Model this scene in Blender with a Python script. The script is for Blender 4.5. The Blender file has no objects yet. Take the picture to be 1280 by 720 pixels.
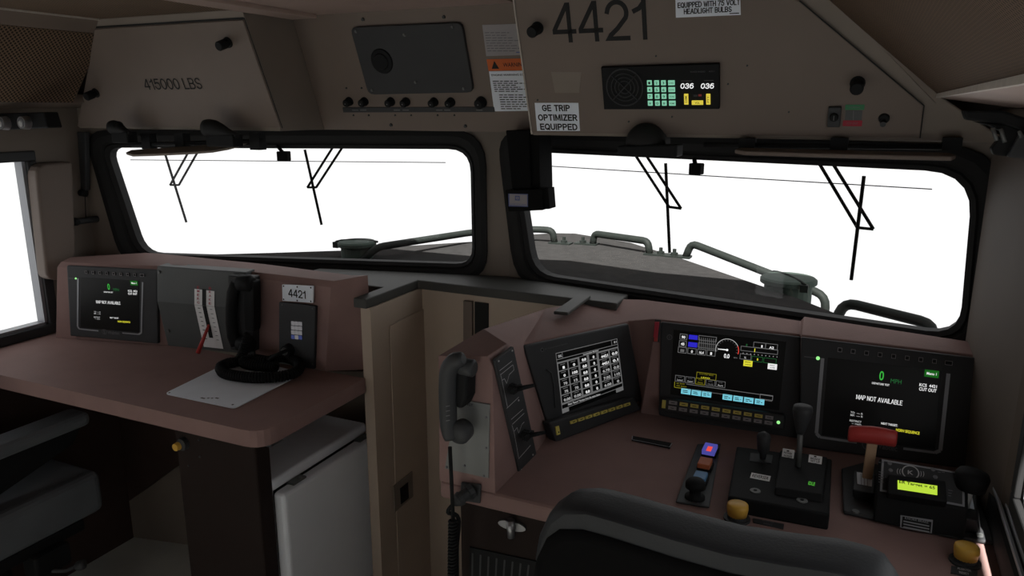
import bpy, bmesh, math, random
from mathutils import Vector as V, Matrix
random.seed(4)
H = 1.75                                   # eye height above the cab floor; eye stands over (0, 0)
F = 951.0
PIT = math.atan(225 / 951.0)
YAW = math.atan(452 / (951 / math.cos(PIT)))
SC = bpy.context.scene
COL = SC.collection
Z = V((0, 0, 1))

# ------------------------------------------------------------------ measuring helpers
def ray(x, y):
    cx, cy = (x - 640) / F, -(y - 360) / F
    fw = math.cos(PIT) + cy * math.sin(PIT); up = cy * math.cos(PIT) - math.sin(PIT)
    return V((cx * math.cos(YAW) - fw * math.sin(YAW), cx * math.sin(YAW) + fw * math.cos(YAW), up))
def atz(x, y, z): d = ray(x, y); return d * (z / d.z)
def aty(x, y, Y): d = ray(x, y); return d * (Y / d.y)
def atx(x, y, X): d = ray(x, y); return d * (X / d.x)

class PL:
    """A flat panel in the cab: point, horizontal axis u, upward axis v, outward normal n."""
    def __init__(s, o, u, v):
        s.o = V(o); s.u = V(u).normalized(); s.v = V(v).normalized(); s.n = s.u.cross(s.v)
    def at(s, x, y, d=0.0):
        r = ray(x, y); o = s.o + s.n * d
        return r * (o.dot(s.n) / r.dot(s.n))
    def uv(s, x, y):
        p = s.at(x, y) - s.o; return p.dot(s.u), p.dot(s.v)
    def pt(s, a, b, d=0.0): return s.o + s.u * a + s.v * b + s.n * d
    def off(s, d): return PL(s.o + s.n * d, s.u, s.v)
    def rect(s, cx, cy, w, h):
        a0 = s.uv(cx - w / 2, cy)[0]; a1 = s.uv(cx + w / 2, cy)[0]
        b0 = s.uv(cx, cy + h / 2)[1]; b1 = s.uv(cx, cy - h / 2)[1]
        c = s.uv(cx, cy); w2 = (a1 - a0) / 2; h2 = (b1 - b0) / 2
        return c[0] - w2, c[1] - h2, c[0] + w2, c[1] + h2
def flat(z): return PL((0, 0, z), (1, 0, 0), (0, 1, 0))
def lat(y): return PL((0, y, 0), (1, 0, 0), (0, 0, 1))
def tilted(o, yaw=0.0, tilt=0.0):
    """Upright panel; u turned by yaw degrees (anticlockwise), top leaning away by tilt degrees."""
    a = math.radians(yaw); t = math.radians(tilt)
    u = V((math.cos(a), math.sin(a), 0)); w = V((-math.sin(a), math.cos(a), 0))
    return PL(o, u, Z * math.cos(t) + w * math.sin(t))

# ------------------------------------------------------------------ materials
MATS = {}
def mat(name, rgb, rough=0.6, metal=0.0, noise=0.15, scale=9.0, bump=0.0, spec=0.3):
    if name in MATS: return MATS[name]
    m = bpy.data.materials.new(name); m.use_nodes = True
    nt = m.node_tree; N = nt.nodes; L = nt.links; b = N['Principled BSDF']
    b.inputs['Roughness'].default_value = rough; b.inputs['Metallic'].default_value = metal
    b.inputs['Specular IOR Level'].default_value = spec
    tc = N.new('ShaderNodeTexCoord'); n1 = N.new('ShaderNodeTexNoise')
    n1.inputs['Scale'].default_value = scale; n1.inputs['Detail'].default_value = 6
    L.new(tc.outputs['Object'], n1.inputs['Vector'])
    r = N.new('ShaderNodeMix'); r.data_type = 'RGBA'
    lo = [c * (1 - noise) for c in rgb] + [1]; hi = [min(1, c * (1 + noise)) for c in rgb] + [1]
    r.inputs['A'].default_value = lo; r.inputs['B'].default_value = hi
    L.new(n1.outputs['Fac'], r.inputs['Factor']); L.new(r.outputs['Result'], b.inputs['Base Color'])
    if bump:
        n2 = N.new('ShaderNodeTexNoise'); n2.inputs['Scale'].default_value = 220
        L.new(tc.outputs['Object'], n2.inputs['Vector'])
        bp = N.new('ShaderNodeBump'); bp.inputs['Strength'].default_value = bump; bp.inputs['Distance'].default_value = 0.002
        L.new(n2.outputs['Fac'], bp.inputs['Height']); L.new(bp.outputs['Normal'], b.inputs['Normal'])
    MATS[name] = m; return m
def emis(name, rgb, s=1.0):
    if name in MATS: return MATS[name]
    m = bpy.data.materials.new(name); m.use_nodes = True
    b = m.node_tree.nodes['Principled BSDF']
    b.inputs['Base Color'].default_value = (0.01, 0.01, 0.01, 1); b.inputs['Roughness'].default_value = 0.5
    b.inputs['Specular IOR Level'].default_value = 0.1
    b.inputs['Emission Color'].default_value = tuple(rgb) + (1,); b.inputs['Emission Strength'].default_value = s
    MATS[name] = m; return m
def perforated(name, rgb, dark, sc=105):
    m = mat(name, rgb, 0.8, noise=0.25, scale=5); nt = m.node_tree; N = nt.nodes; L = nt.links
    b = N['Principled BSDF']; src = b.inputs['Base Color'].links[0].from_socket
    tc = N.new('ShaderNodeTexCoord'); vo = N.new('ShaderNodeTexVoronoi'); vo.voronoi_dimensions = '2D'; mp = N.new('ShaderNodeMapping'); mp.inputs['Scale'].default_value = (1.35, 1, 1); mp.inputs['Rotation'].default_value = (0, 0, math.radians(45))
    vo.inputs['Scale'].default_value = sc; vo.inputs['Randomness'].default_value = 0.0
    L.new(tc.outputs['Object'], mp.inputs['Vector']); L.new(mp.outputs[0], vo.inputs['Vector'])
    mr = N.new('ShaderNodeMapRange'); mr.inputs['From Min'].default_value = 0.30; mr.inputs['From Max'].default_value = 0.42
    L.new(vo.outputs['Distance'], mr.inputs['Value'])
    mx = N.new('ShaderNodeMix'); mx.data_type = 'RGBA'; mx.inputs['A'].default_value = tuple(dark) + (1,)
    L.new(mr.outputs['Result'], mx.inputs['Factor']); L.new(src, mx.inputs['B']); L.new(mx.outputs['Result'], b.inputs['Base Color'])
    return m
def glass(name, dust=0.0):
    m = bpy.data.materials.new(name); m.use_nodes = True; nt = m.node_tree; N = nt.nodes; L = nt.links
    for n in list(N): N.remove(n)
    out = N.new('ShaderNodeOutputMaterial'); tr = N.new('ShaderNodeBsdfTransparent'); gl = N.new('ShaderNodeBsdfGlossy')
    gl.inputs['Roughness'].default_value = 0.03
    mx = N.new('ShaderNodeMixShader'); mx.inputs['Fac'].default_value = 0.03
    L.new(tr.outputs[0], mx.inputs[1]); L.new(gl.outputs[0], mx.inputs[2]); last = mx
    if dust:
        tc = N.new('ShaderNodeTexCoord'); n1 = N.new('ShaderNodeTexNoise'); n1.inputs['Scale'].default_value = 260
        n1.inputs['Detail'].default_value = 2
        n2 = N.new('ShaderNodeTexNoise'); n2.inputs['Scale'].default_value = 5.5
        L.new(tc.outputs['Object'], n1.inputs['Vector']); L.new(tc.outputs['Object'], n2.inputs['Vector'])
        a = N.new('ShaderNodeMapRange'); a.inputs['From Min'].default_value = 0.72; a.inputs['From Max'].default_value = 0.78
        b = N.new('ShaderNodeMapRange'); b.inputs['From Min'].default_value = 0.56; b.inputs['From Max'].default_value = 0.66
        b.inputs['To Max'].default_value = dust
        L.new(n1.outputs['Fac'], a.inputs['Value']); L.new(n2.outputs['Fac'], b.inputs['Value'])
        mu = N.new('ShaderNodeMath'); mu.operation = 'MULTIPLY'
        L.new(a.outputs[0], mu.inputs[0]); L.new(b.outputs[0], mu.inputs[1])
        df = N.new('ShaderNodeBsdfDiffuse'); df.inputs['Color'].default_value = (.03, .03, .03, 1)
        m2 = N.new('ShaderNodeMixShader'); L.new(mu.outputs[0], m2.inputs['Fac']); L.new(mx.outputs[0], m2.inputs[1]); L.new(df.outputs[0], m2.inputs[2]); last = m2
    L.new(last.outputs[0], out.inputs['Surface']); MATS[name] = m; return m

WALLR = mat('shaded_tan_paint', (.13, .107, .09), .6, noise=.15, scale=5, spec=.1)  # cab tan with the right side's shade darkened into the colour
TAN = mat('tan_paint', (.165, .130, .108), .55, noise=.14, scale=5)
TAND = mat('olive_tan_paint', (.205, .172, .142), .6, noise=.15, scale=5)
CREAM = mat('cream_paint', (.44, .36, .29), .6, noise=.18, scale=4)
MAROON = mat('maroon_fibreglass', (.255, .165, .15), .6, noise=.12, scale=14, bump=.25, spec=.06)
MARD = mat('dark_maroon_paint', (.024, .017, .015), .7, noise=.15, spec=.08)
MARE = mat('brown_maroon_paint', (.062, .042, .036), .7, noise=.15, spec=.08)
BLACK = mat('black_plastic', (.012, .0125, .013), .65, noise=.2, spec=.12)
BLK2 = mat('black_rubber', (.012, .012, .012), .75, noise=.15)
BEZEL = mat('charcoal_bezel', (.034, .035, .037), .6, noise=.15)
SCRN = mat('dark_screen', (.006, .006, .0055), .35, noise=.05, spec=.2)
SCRG = mat('dim_screen_grey', (.03, .03, .03), .5, noise=.05)
GREY = mat('grey_metal_panel', (.085, .09, .09), .55, noise=.15)
DGREY = mat('dark_grey_metal', (.038, .040, .042), .55, noise=.15)
STEEL = mat('worn_steel', (.12, .125, .122), .45, .2, noise=.2)
CHROME = mat('dull_chrome', (.35, .35, .36), .35, .8, noise=.1)
LINEG = mat('silver_line', (.30, .31, .33), .4, .2, noise=.05)
WHITE = mat('white_label', (.82, .82, .82), .6, noise=.05)
PAPER = mat('grey_paper', (.74, .79, .86), .6, noise=.12)
INK = mat('black_ink', (.012, .012, .012), .7, noise=.05)
GINK = mat('grey_ink', (.16, .16, .17), .7, noise=.05)
BLUEINK = mat('blue_ink', (.10, .12, .28), .7, noise=.05)
WINK = mat('white_ink', (.45, .45, .45), .7, noise=.05)
DINK = mat('faint_grey_ink', (.12, .12, .125), .7, noise=.05)
ORANGE = mat('orange_label', (.55, .12, .025), .6, noise=.1)
RED = mat('red_plastic', (.42, .045, .04), .45, noise=.1)
REDD = mat('red_label', (.38, .03, .05), .6, noise=.1)
GREENL = mat('green_label', (.05, .22, .10), .6, noise=.1)
YELLOW = mat('yellow_plastic', (.62, .36, .06), .4, noise=.08)
YKEY = mat('yellow_key', (.66, .55, .13), .5, noise=.1)
GKEY = mat('grey_key', (.30, .28, .29), .5, noise=.1)
BLUEB = mat('blue_button', (.09, .22, .42), .4, noise=.1)
ORB = mat('orange_button', (.46, .13, .055), .45, noise=.1)
WOOD = mat('tan_stem', (.45, .30, .19), .5, noise=.12)
FRIDGE = mat('white_enamel', (.74, .76, .80), .4, noise=.05)
VINYS = mat('slate_vinyl', (.12, .13, .14), .55, noise=.2, scale=6, bump=.2)
VINYL = mat('charcoal_vinyl', (.026, .028, .031), .55, noise=.2, scale=6, bump=.2)
VINB = mat('black_vinyl', (.0065, .0065, .0067), .8, noise=.2, scale=6, spec=.05)
FLOORM = mat('grey_floor', (.66, .67, .62), .8, noise=.2, scale=6)
LOWER = mat('grey_lower_wall', (.13, .135, .135), .7, noise=.15)
COUNTER = mat('charcoal_counter', (.055, .056, .052), .6, noise=.2)
HOODM = mat('hood_grit_paint', (.024, .0235, .023), 1.0, noise=.3, scale=26, bump=.6, spec=0)
GRGREEN = mat('weathered_grey_green', (.032, .046, .038), .7, noise=.2, scale=20, spec=.1)
RAILM = mat('weathered_rail_paint', (.0105, .013, .0115), .6, noise=.3, scale=25, spec=.08)
WIPER = mat('wiper_black', (.009, .009, .009), .8, noise=.05, spec=.03)
PLATE = mat('brushed_plate', (.19, .195, .19), .5, .1, noise=.2)
PERF = perforated('perforated_brown', (.17, .115, .075), (.022, .014, .009))
PERFR = perforated('fine_perforated_brown', (.12, .074, .044), (.028, .016, .009), 200)
EDGEL = mat('pale_edge_trim', (.5, .45, .40), .5, noise=.25, scale=60)
BEAM = mat('beige_beam', (.36, .27, .235), .55, noise=.12)
GL1 = glass('clear_glass'); GL2 = glass('dusty_glass', .3)
E_W = emis('lit_white', (.82, .82, .82)); E_W2 = emis('lit_grey', (.12, .12, .12)); E_W3 = emis('lit_pale', (.4, .4, .4))
E_GR = emis('lit_green', (.04, .42, .05)); E_GD = emis('lit_dim_green', (.015, .11, .03)); E_LED = emis('lit_led', (.35, .95, .30))
E_GB = emis('lit_green_box', (.008, .11, .01)); E_Y = emis('lit_yellow', (.72, .68, .04)); E_YD = emis('lit_dim_yellow', (.20, .18, .01))
E_CY = emis('lit_cyan', (.17, .56, .68)); E_BL = emis('lit_blue', (.025, .02, .52)); E_BT = emis('lit_blue_button', (.06, .06, .30))
E_RD = emis('lit_red', (.85, .07, .05)); E_MINT = emis('lit_mint_key', (.21, .53, .36)); E_LCD = emis('lit_lcd', (.50, .73, .05))
E_7 = emis('lit_seven_segment', (.9, .9, .9)); E_KEYY = emis('lit_yellow_key', (.68, .55, .06)); E_IDLE = emis('lit_idle', (.06, .32, .03))
KEYW = emis('lit_keypad_key', (.14, .135, .14)); KEYB = emis('lit_keypad_blue', (.03, .04, .12))

# ------------------------------------------------------------------ mesh builder
TXT = {}
def glyphs(s, bold=0.0, shear=0.0):
    k = (s, bold, shear)
    if k in TXT: return TXT[k]
    c = bpy.data.curves.new('lettering', 'FONT'); c.body = s; c.offset = bold; c.shear = shear; c.resolution_u = 3
    o = bpy.data.objects.new('lettering', c); COL.objects.link(o); bpy.context.view_layer.update()
    m = bpy.data.meshes.new_from_object(o.evaluated_get(bpy.context.evaluated_depsgraph_get()))
    vs = [v.co.copy() for v in m.vertices]; fs = [list(p.vertices) for p in m.polygons]
    bpy.data.objects.remove(o); bpy.data.curves.remove(c); bpy.data.meshes.remove(m)
    x0 = min(v.x for v in vs); x1 = max(v.x for v in vs); y0 = min(v.y for v in vs); y1 = max(v.y for v in vs)
    vs = [((v.x - x0) / (x1 - x0 or 1), (v.y - y0) / (y1 - y0 or 1)) for v in vs]
    TXT[k] = (vs, fs); return TXT[k]

def arc(cx, cy, rx, ry, a0, a1, n=14):
    return [(cx + rx * math.cos(math.radians(a0 + (a1 - a0) * i / n)), cy + ry * math.sin(math.radians(a0 + (a1 - a0) * i / n))) for i in range(n + 1)]
def _sglyph():
    g = {}; W = .62
    def d(k, w, *pl): g[k] = (w, pl)
    d('0', .6, arc(.3, .5, .3, .5, 90, 450, 28)); d('1', .34, [(.02, .74), (.16, .80), (.26, .92)], [(.29, 1), (.29, 0)])
    d('2', .6, arc(.3, .70, .285, .30, 170, -28, 14) + [(.30, .28), (.09, .10), (.02, 0), (.6, 0)])
    d('3', .6, arc(.29, .745, .27, .255, 160, -90, 12), arc(.29, .255, .31, .265, 90, -165, 14)); d('4', .62, [(.48, 0), (.48, 1), (.44, 1), (0, .30), (0, .25), (.62, .25)])
    d('5', .6, [(.55, 1), (.12, 1), (.05, .50)] + arc(.29, .33, .31, .33, 140, -165, 16)); d('6', .6, arc(.3, .32, .3, .32, 170, 530, 24), arc(.34, .5, .34, .5, 60, 185, 12))
    d('7', .58, [(0, 1), (.58, 1)] + arc(.85, 0, .65, .95, 112, 180, 8)); d('8', .6, arc(.3, .75, .26, .25, 90, 450, 22), arc(.3, .26, .3, .26, 90, 450, 22)); d('9', .6, arc(.3, .68, .3, .32, -10, 350, 24), arc(.26, .5, .34, .5, 240, 365, 12))
    d('A', .7, [(0, 0), (.33, 1), (.37, 1), (.7, 0)], [(.12, .33), (.58, .33)]); d('B', .6, [(.0, 0), (0, 1), (.32, 1)] + arc(.32, .755, .24, .245, 90, -90, 10) + [(0, .51)], [(.3, .51)] + arc(.34, .255, .27, .255, 90, -90, 10) + [(0, 0)])
    d('C', .68, arc(.36, .5, .36, .5, 42, 318, 24)); d('D', .66, [(0, 0), (0, 1), (.26, 1)] + arc(.28, .5, .38, .5, 90, -90, 16) + [(0, 0)])
    d('E', .54, [(.54, 1), (0, 1), (0, 0), (.54, 0)], [(0, .52), (.49, .52)]); d('F', .5, [(.5, 1), (0, 1), (0, 0)], [(0, .52), (.44, .52)])
    d('G', .72, arc(.37, .5, .37, .5, 42, 330, 24) + [(.71, .46), (.38, .46)]); d('H', .6, [(0, 0), (0, 1)], [(.6, 0), (.6, 1)], [(0, .52), (.6, .52)]); d('I', .08, [(.04, 0), (.04, 1)])
    d('K', .6, [(0, 0), (0, 1)], [(.56, 1), (0, .38)], [(.2, .58), (.6, 0)]); d('L', .48, [(0, 1), (0, 0), (.48, 0)]); d('M', .74, [(0, 0), (0, 1), (.06, 1), (.37, .08), (.68, 1), (.74, 1), (.74, 0)]); d('N', .6, [(0, 0), (0, 1), (.05, 1), (.55, 0), (.6, 0), (.6, 1)])
    d('O', .74, arc(.37, .5, .37, .5, 90, 450, 28)); d('P', .58, [(0, 0), (0, 1), (.32, 1)] + arc(.32, .735, .26, .265, 90, -90, 10) + [(0, .47)]); d('Q', .74, arc(.37, .5, .37, .5, 90, 450, 28), [(.45, .2), (.72, -.04)])
    d('R', .62, [(0, 0), (0, 1), (.34, 1)] + arc(.34, .745, .25, .255, 90, -90, 10) + [(0, .49)], [(.32, .49), (.60, 0)]); d('S', .6, arc(.3, .745, .27, .255, 25, 270, 16) + arc(.3, .25, .29, .25, 90, -155, 16)[1:])
    d('T', .58, [(0, 1), (.58, 1)], [(.29, 1), (.29, 0)]); d('U', .6, [(0, 1)] + arc(.3, .30, .3, .30, 180, 360, 14) + [(.6, 1)]); d('V', .64, [(0, 1), (.30, 0), (.34, 0), (.64, 1)]); d('W', .92, [(0, 1), (.22, 0), (.25, 0), (.46, .96), (.67, 0), (.70, 0), (.92, 1)])
    d('Y', .64, [(0, 1), (.32, .45), (.64, 1)], [(.32, .45), (.32, 0)]); d('Z', .58, [(.02, 1), (.56, 1), (0, 0), (.58, 0)]); d(' ', .2); d('.', .06, [(.03, 0), (.03, .03)]); d('=', .5, [(0, .62), (.5, .62)], [(0, .35), (.5, .35)]); d(':', .06, [(.03, 0), (.03, .04)], [(.03, .6), (.03, .64)]); d('-', .3, [(0, .42), (.3, .42)])
    return g
SG = _sglyph()
class MB:
    def __init__(s, *mats): s.bm = bmesh.new(); s.mats = list(mats); s.cur = 0
    def m(s, mt):
        if mt not in s.mats: s.mats.append(mt)
        s.cur = s.mats.index(mt); return s
    def face(s, vs, smooth=False):
        try:
            f = s.bm.faces.new(vs); f.material_index = s.cur; f.smooth = smooth; return f
        except ValueError: return None
    def poly(s, pts): return s.face([s.bm.verts.new(p) for p in pts])
    def loft(s, rings, closed=True, cap=True, smooth=False):
        R = [[s.bm.verts.new(p) for p in r] for r in rings]; n = len(R[0])
        for a, b in zip(R, R[1:]):
            for i in range(n if closed else n - 1):
                j = (i + 1) % n; s.face([a[i], a[j], b[j], b[i]], smooth)
        if cap and closed: s.face(R[0][::-1]); s.face(R[-1])
        return s
    def prism(s, pts, vec): pts = [V(p) for p in pts]; vec = V(vec); return s.loft([pts, [p + vec for p in pts]])
    def box(s, lo, hi):
        a, b = V(lo), V(hi)
        return s.prism([(a.x, a.y, a.z), (b.x, a.y, a.z), (b.x, b.y, a.z), (a.x, b.y, a.z)], (0, 0, b.z - a.z))
    def tube(s, path, r, seg=10, smooth=True):
        path = [V(p) for p in path]; rings = []; nrm = None
        for i, p in enumerate(path):
            t = (path[min(i + 1, len(path) - 1)] - path[max(i - 1, 0)]).normalized()
            if nrm is None: nrm = (Z if abs(t.z) < .9 else V((1, 0, 0)))
            nrm = (nrm - t * nrm.dot(t)).normalized(); bn = t.cross(nrm)
            rr = r[i] if isinstance(r, (list, tuple)) else r
            rings.append([p + (nrm * math.cos(a) + bn * math.sin(a)) * rr for a in [2 * math.pi * k / seg for k in range(seg)]])
        return s.loft(rings, smooth=smooth)
    def lathe(s, o, ax, prof, seg=20, smooth=False):
        """prof: (distance along ax, radius) pairs."""
        ax = V(ax).normalized(); o = V(o); e = V((1, 0, 0)) if abs(ax.x) < .9 else V((0, 1, 0))
        e = (e - ax * e.dot(ax)).normalized(); g = ax.cross(e)
        return s.loft([[o + ax * d + (e * math.cos(2 * math.pi * k / seg) + g * math.sin(2 * math.pi * k / seg)) * max(r, 1e-4) for k in range(seg)] for d, r in prof], smooth=smooth)
    # drawing on a panel; positions are read off as (x, y) and land on the panel itself
    def slab(s, pl, pts, th, d=0.0):
        """outline on the panel, front face d proud of it, th thick (backwards)"""
        return s.prism([pl.at(x, y) + pl.n * d for x, y in pts][::1], -pl.n * th)
    def rc(s, pl, cx, cy, w, h, d=.0006):
        a0, b0, a1, b1 = pl.rect(cx, cy, w, h)
        s.poly([pl.pt(a0, b0, d), pl.pt(a1, b0, d), pl.pt(a1, b1, d), pl.pt(a0, b1, d)]); return s
    def rb(s, pl, cx, cy, w, h, d0, d1):
        a0, b0, a1, b1 = pl.rect(cx, cy, w, h)
        return s.prism([pl.pt(a0, b0, d0), pl.pt(a1, b0, d0), pl.pt(a1, b1, d0), pl.pt(a0, b1, d0)], pl.n * (d1 - d0))
    def fr(s, pl, cx, cy, w, h, t=.8, d=.0006):
        """thin rectangular outline"""
        a0, b0, a1, b1 = pl.rect(cx, cy, w, h); k = t * (a1 - a0) / w; q = t * (b1 - b0) / h
        for (x0, y0, x1, y1) in ((a0, b0, a1, b0 + q), (a0, b1 - q, a1, b1), (a0, b0, a0 + k, b1), (a1 - k, b0, a1, b1)):
            s.poly([pl.pt(x0, y0, d), pl.pt(x1, y0, d), pl.pt(x1, y1, d), pl.pt(x0, y1, d)])
        return s
    def ln(s, pl, p, q, w, d=.0006):
        a = V(pl.uv(*p)); b = V(pl.uv(*q)); sc = pl.at(*p).length / F * w / 2
        t = (b - a).normalized(); nn = V((-t.y, t.x)) * sc
        s.poly([pl.pt(*(a + nn), d), pl.pt(*(a - nn), d), pl.pt(*(b - nn), d), pl.pt(*(b + nn), d)]); return s
    def tx(s, pl, txt, cx, cy, w, h, bold=0.0, shear=0.0, d=.001, rot=False):
        vs, fs = glyphs(txt, bold, shear); a0, b0, a1, b1 = pl.rect(cx, cy, w, h)
        bv = [s.bm.verts.new(pl.pt(a0 + (a1 - a0) * ((1 - y) if rot else x), b0 + (b1 - b0) * (x if rot else y), d)) for x, y in vs]
        for f in fs: s.face([bv[i] for i in f])
        return s
    def st(s, pl, txt, cx, cy, w, h, wt=.13, d=.001, shear=0.0):
        """sign lettering of even stroke width; wt is the stroke relative to the letter height"""
        x = 0; segs = []; gap = wt * 1.0 + .09
        for ch in txt:
            gw, pls = SG[ch]; segs += [[(p[0] + x, p[1]) for p in pl_] for pl_ in pls]; x += gw + gap
        tw = x - gap; a0, b0, a1, b1 = pl.rect(cx, cy, w, h); hgt = b1 - b0; st_ = hgt * wt
        ex = (a1 - a0 - st_) / tw; ey = hgt - st_
        for sg in segs:
            P = [V((a0 + st_ / 2 + (p[0] + shear * p[1]) * ex, b0 + st_ / 2 + p[1] * ey)) for p in sg]
            P = [p for i, p in enumerate(P) if i == 0 or (p - P[i - 1]).length > 1e-6]
            if len(P) < 2: continue
            cl = (P[0] - P[-1]).length < 1e-5; L_, R_ = [], []
            for i, p in enumerate(P):
                q0 = P[i - 1] if i else (P[-2] if cl else None); q1 = P[i + 1] if i < len(P) - 1 else (P[1] if cl else None)
                t0 = (p - q0).normalized() if q0 is not None else None; t1 = (q1 - p).normalized() if q1 is not None else None
                if t0 is None: p = p - t1 * st_ / 2; t0 = t1
                if t1 is None: p = p + t0 * st_ / 2; t1 = t0
                tb = t0 + t1; tb = tb.normalized() if tb.length > .2 else t0
                n = V((-tb.y, tb.x)); k = st_ / 2 / max(.5, abs(n.dot(V((-t0.y, t0.x)))))
                L_.append(p + n * k); R_.append(p - n * k)
            for i in range(len(P) - 1): s.poly([pl.pt(*L_[i], d), pl.pt(*R_[i], d), pl.pt(*R_[i + 1], d), pl.pt(*L_[i + 1], d)])
        return s
    def disc(s, pl, x, y, r, d0, d1, r2=None, seg=16, smooth=False):
        c = pl.at(x, y); k = c.length / F
        return s.lathe(c, pl.n, [(d0, r * k), (d1, (r if r2 is None else r2) * k)], seg, smooth)
    def build(s, name, parent=None, bevel=0.0, seg=2, smooth=False, at=None):
        if smooth:
            for f in s.bm.faces: f.smooth = True
        bmesh.ops.recalc_face_normals(s.bm, faces=s.bm.faces)
        me = bpy.data.meshes.new(name); off = V((0, 0, H))
        loc = V((0, 0, 0))
        if parent is None:
            if at is None:
                vs = [v.co for v in s.bm.verts]
                at = V(((min(v.x for v in vs) + max(v.x for v in vs)) / 2, (min(v.y for v in vs) + max(v.y for v in vs)) / 2, min(v.z for v in vs)))
            loc = V(at) + off; base = loc
        else:
            base = V((0, 0, 0)); p = parent
            while p is not None: base = base + p.location; p = p.parent
        for v in s.bm.verts: v.co = v.co + off - base
        s.bm.to_mesh(me); s.bm.free()
        for mt in s.mats: me.materials.append(mt)
        o = bpy.data.objects.new(name, me); COL.objects.link(o); o.location = loc
        if parent is not None: o.parent = parent
        if bevel:
            b = o.modifiers.new('bevel', 'BEVEL'); b.width = bevel; b.segments = seg; b.limit_method = 'ANGLE'; b.angle_limit = math.radians(40)
        return o

def tag(o, label, cat, group=None):
    o['label'] = label; o['category'] = cat
    if group: o['group'] = group
    return o
def thing(name, label, cat, at, group=None):
    o = bpy.data.objects.new(name, None); COL.objects.link(o); o.empty_display_size = .05
    o.location = V(at) + V((0, 0, H)); return tag(o, label, cat, group)
def struct(o): o['kind'] = 'structure'; return o
def plabel(o, l): o['label'] = l; return o

# ================================================================== camera, light
cam = bpy.data.cameras.new('camera'); co = bpy.data.objects.new('camera', cam); COL.objects.link(co); SC.camera = co
cam.sensor_width = 36; cam.lens = 36 * F / 1280; cam.clip_start = .02
co.location = (0, 0, H); co.rotation_euler = (math.pi / 2 - PIT, 0, YAW)
w = bpy.data.worlds.new('white_sky'); SC.world = w; w.use_nodes = True
bg = w.node_tree.nodes['Background']; bg.inputs['Color'].default_value = (1, 1, 1, 1); bg.inputs['Strength'].default_value = 1.1
sl = bpy.data.lights.new('sun', 'SUN'); sl.energy = 21.0; sl.angle = math.radians(.6); sl.color = (1, .97, .93)
so = bpy.data.objects.new('sun', sl); COL.objects.link(so)
SUND = V((-.115, .62, -.74)).normalized(); so.rotation_euler = SUND.to_track_quat('-Z', 'Y').to_euler(); so.location = (0, -3, 6)
vs_ = SC.view_settings; vs_.view_transform = 'Standard'; vs_.look = 'None'; vs_.exposure = 0; vs_.gamma = 1; vs_.use_curve_mapping = False
SC.cycles.max_bounces = 8; SC.cycles.transparent_max_bounces = 12

# ================================================================== the cab shell
XL, XR, YB = -2.65, .30, -1.2
APX = V((-1.06, 2.27)); RE = V((XR, 2.035)); LE = V((XL, 1.93))
ZF, ZC = -H, .275
def wallpl(a, b): return PL((a.x, a.y, 0), (b.x - a.x, b.y - a.y, 0), (0, 0, 1))
WL = wallpl(LE, APX); WR = wallpl(APX, RE)

def wally(x):
    return LE.y + (x - LE.x) * (APX.y - LE.y) / (APX.x - LE.x) if x < APX.x else APX.y + (x - APX.x) * (RE.y - APX.y) / (RE.x - APX.x)
def clampw(b, m_=.006):
    for v in b.bm.verts: v.co.y = min(v.co.y, wally(v.co.x) - m_)
def ring_wall(pl, length, z0, z1, hole, th, name):
    """wall with one hole; inner side on the panel, th thick outwards"""
    b = MB(TAND); bm = b.bm
    def side(d):
        o = [bm.verts.new(pl.pt(a, c, d)) for a, c in ((0, z0), (length, z0), (length, z1), (0, z1))]
        h = [bm.verts.new(pl.pt(a, c, d)) for a, c in hole]
        es = [bm.edges.new((o[i], o[(i + 1) % 4])) for i in range(4)] + [bm.edges.new((h[i], h[(i + 1) % len(h)])) for i in range(len(h))]
        bmesh.ops.triangle_fill(bm, edges=es, use_beauty=True); return o, h
    o1, h1 = side(0); o2, h2 = side(-th)
    for A, B in ((o1, o2), (h1, h2)):
        for i in range(len(A)):
            j = (i + 1) % len(A); b.face([A[i], A[j], B[j], B[i]])
    return struct(b.build(name))
def round_poly(pts, r, n=5):
    """round the corners of a polygon given as 2-D points; r per corner"""
    out = []; N = len(pts)
    for i in range(N):
        p = V(pts[i]); a = V(pts[i - 1]); c = V(pts[(i + 1) % N]); rr = r[i] if isinstance(r, (list, tuple)) else r
        d1 = (a - p).normalized(); d2 = (c - p).normalized(); s0 = p + d1 * rr; s1 = p + d2 * rr
        for k in range(n + 1):
            t = k / n; out.append(tuple(s0 * (1 - t) ** 2 + p * 2 * t * (1 - t) + s1 * t * t))
    return out
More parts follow.
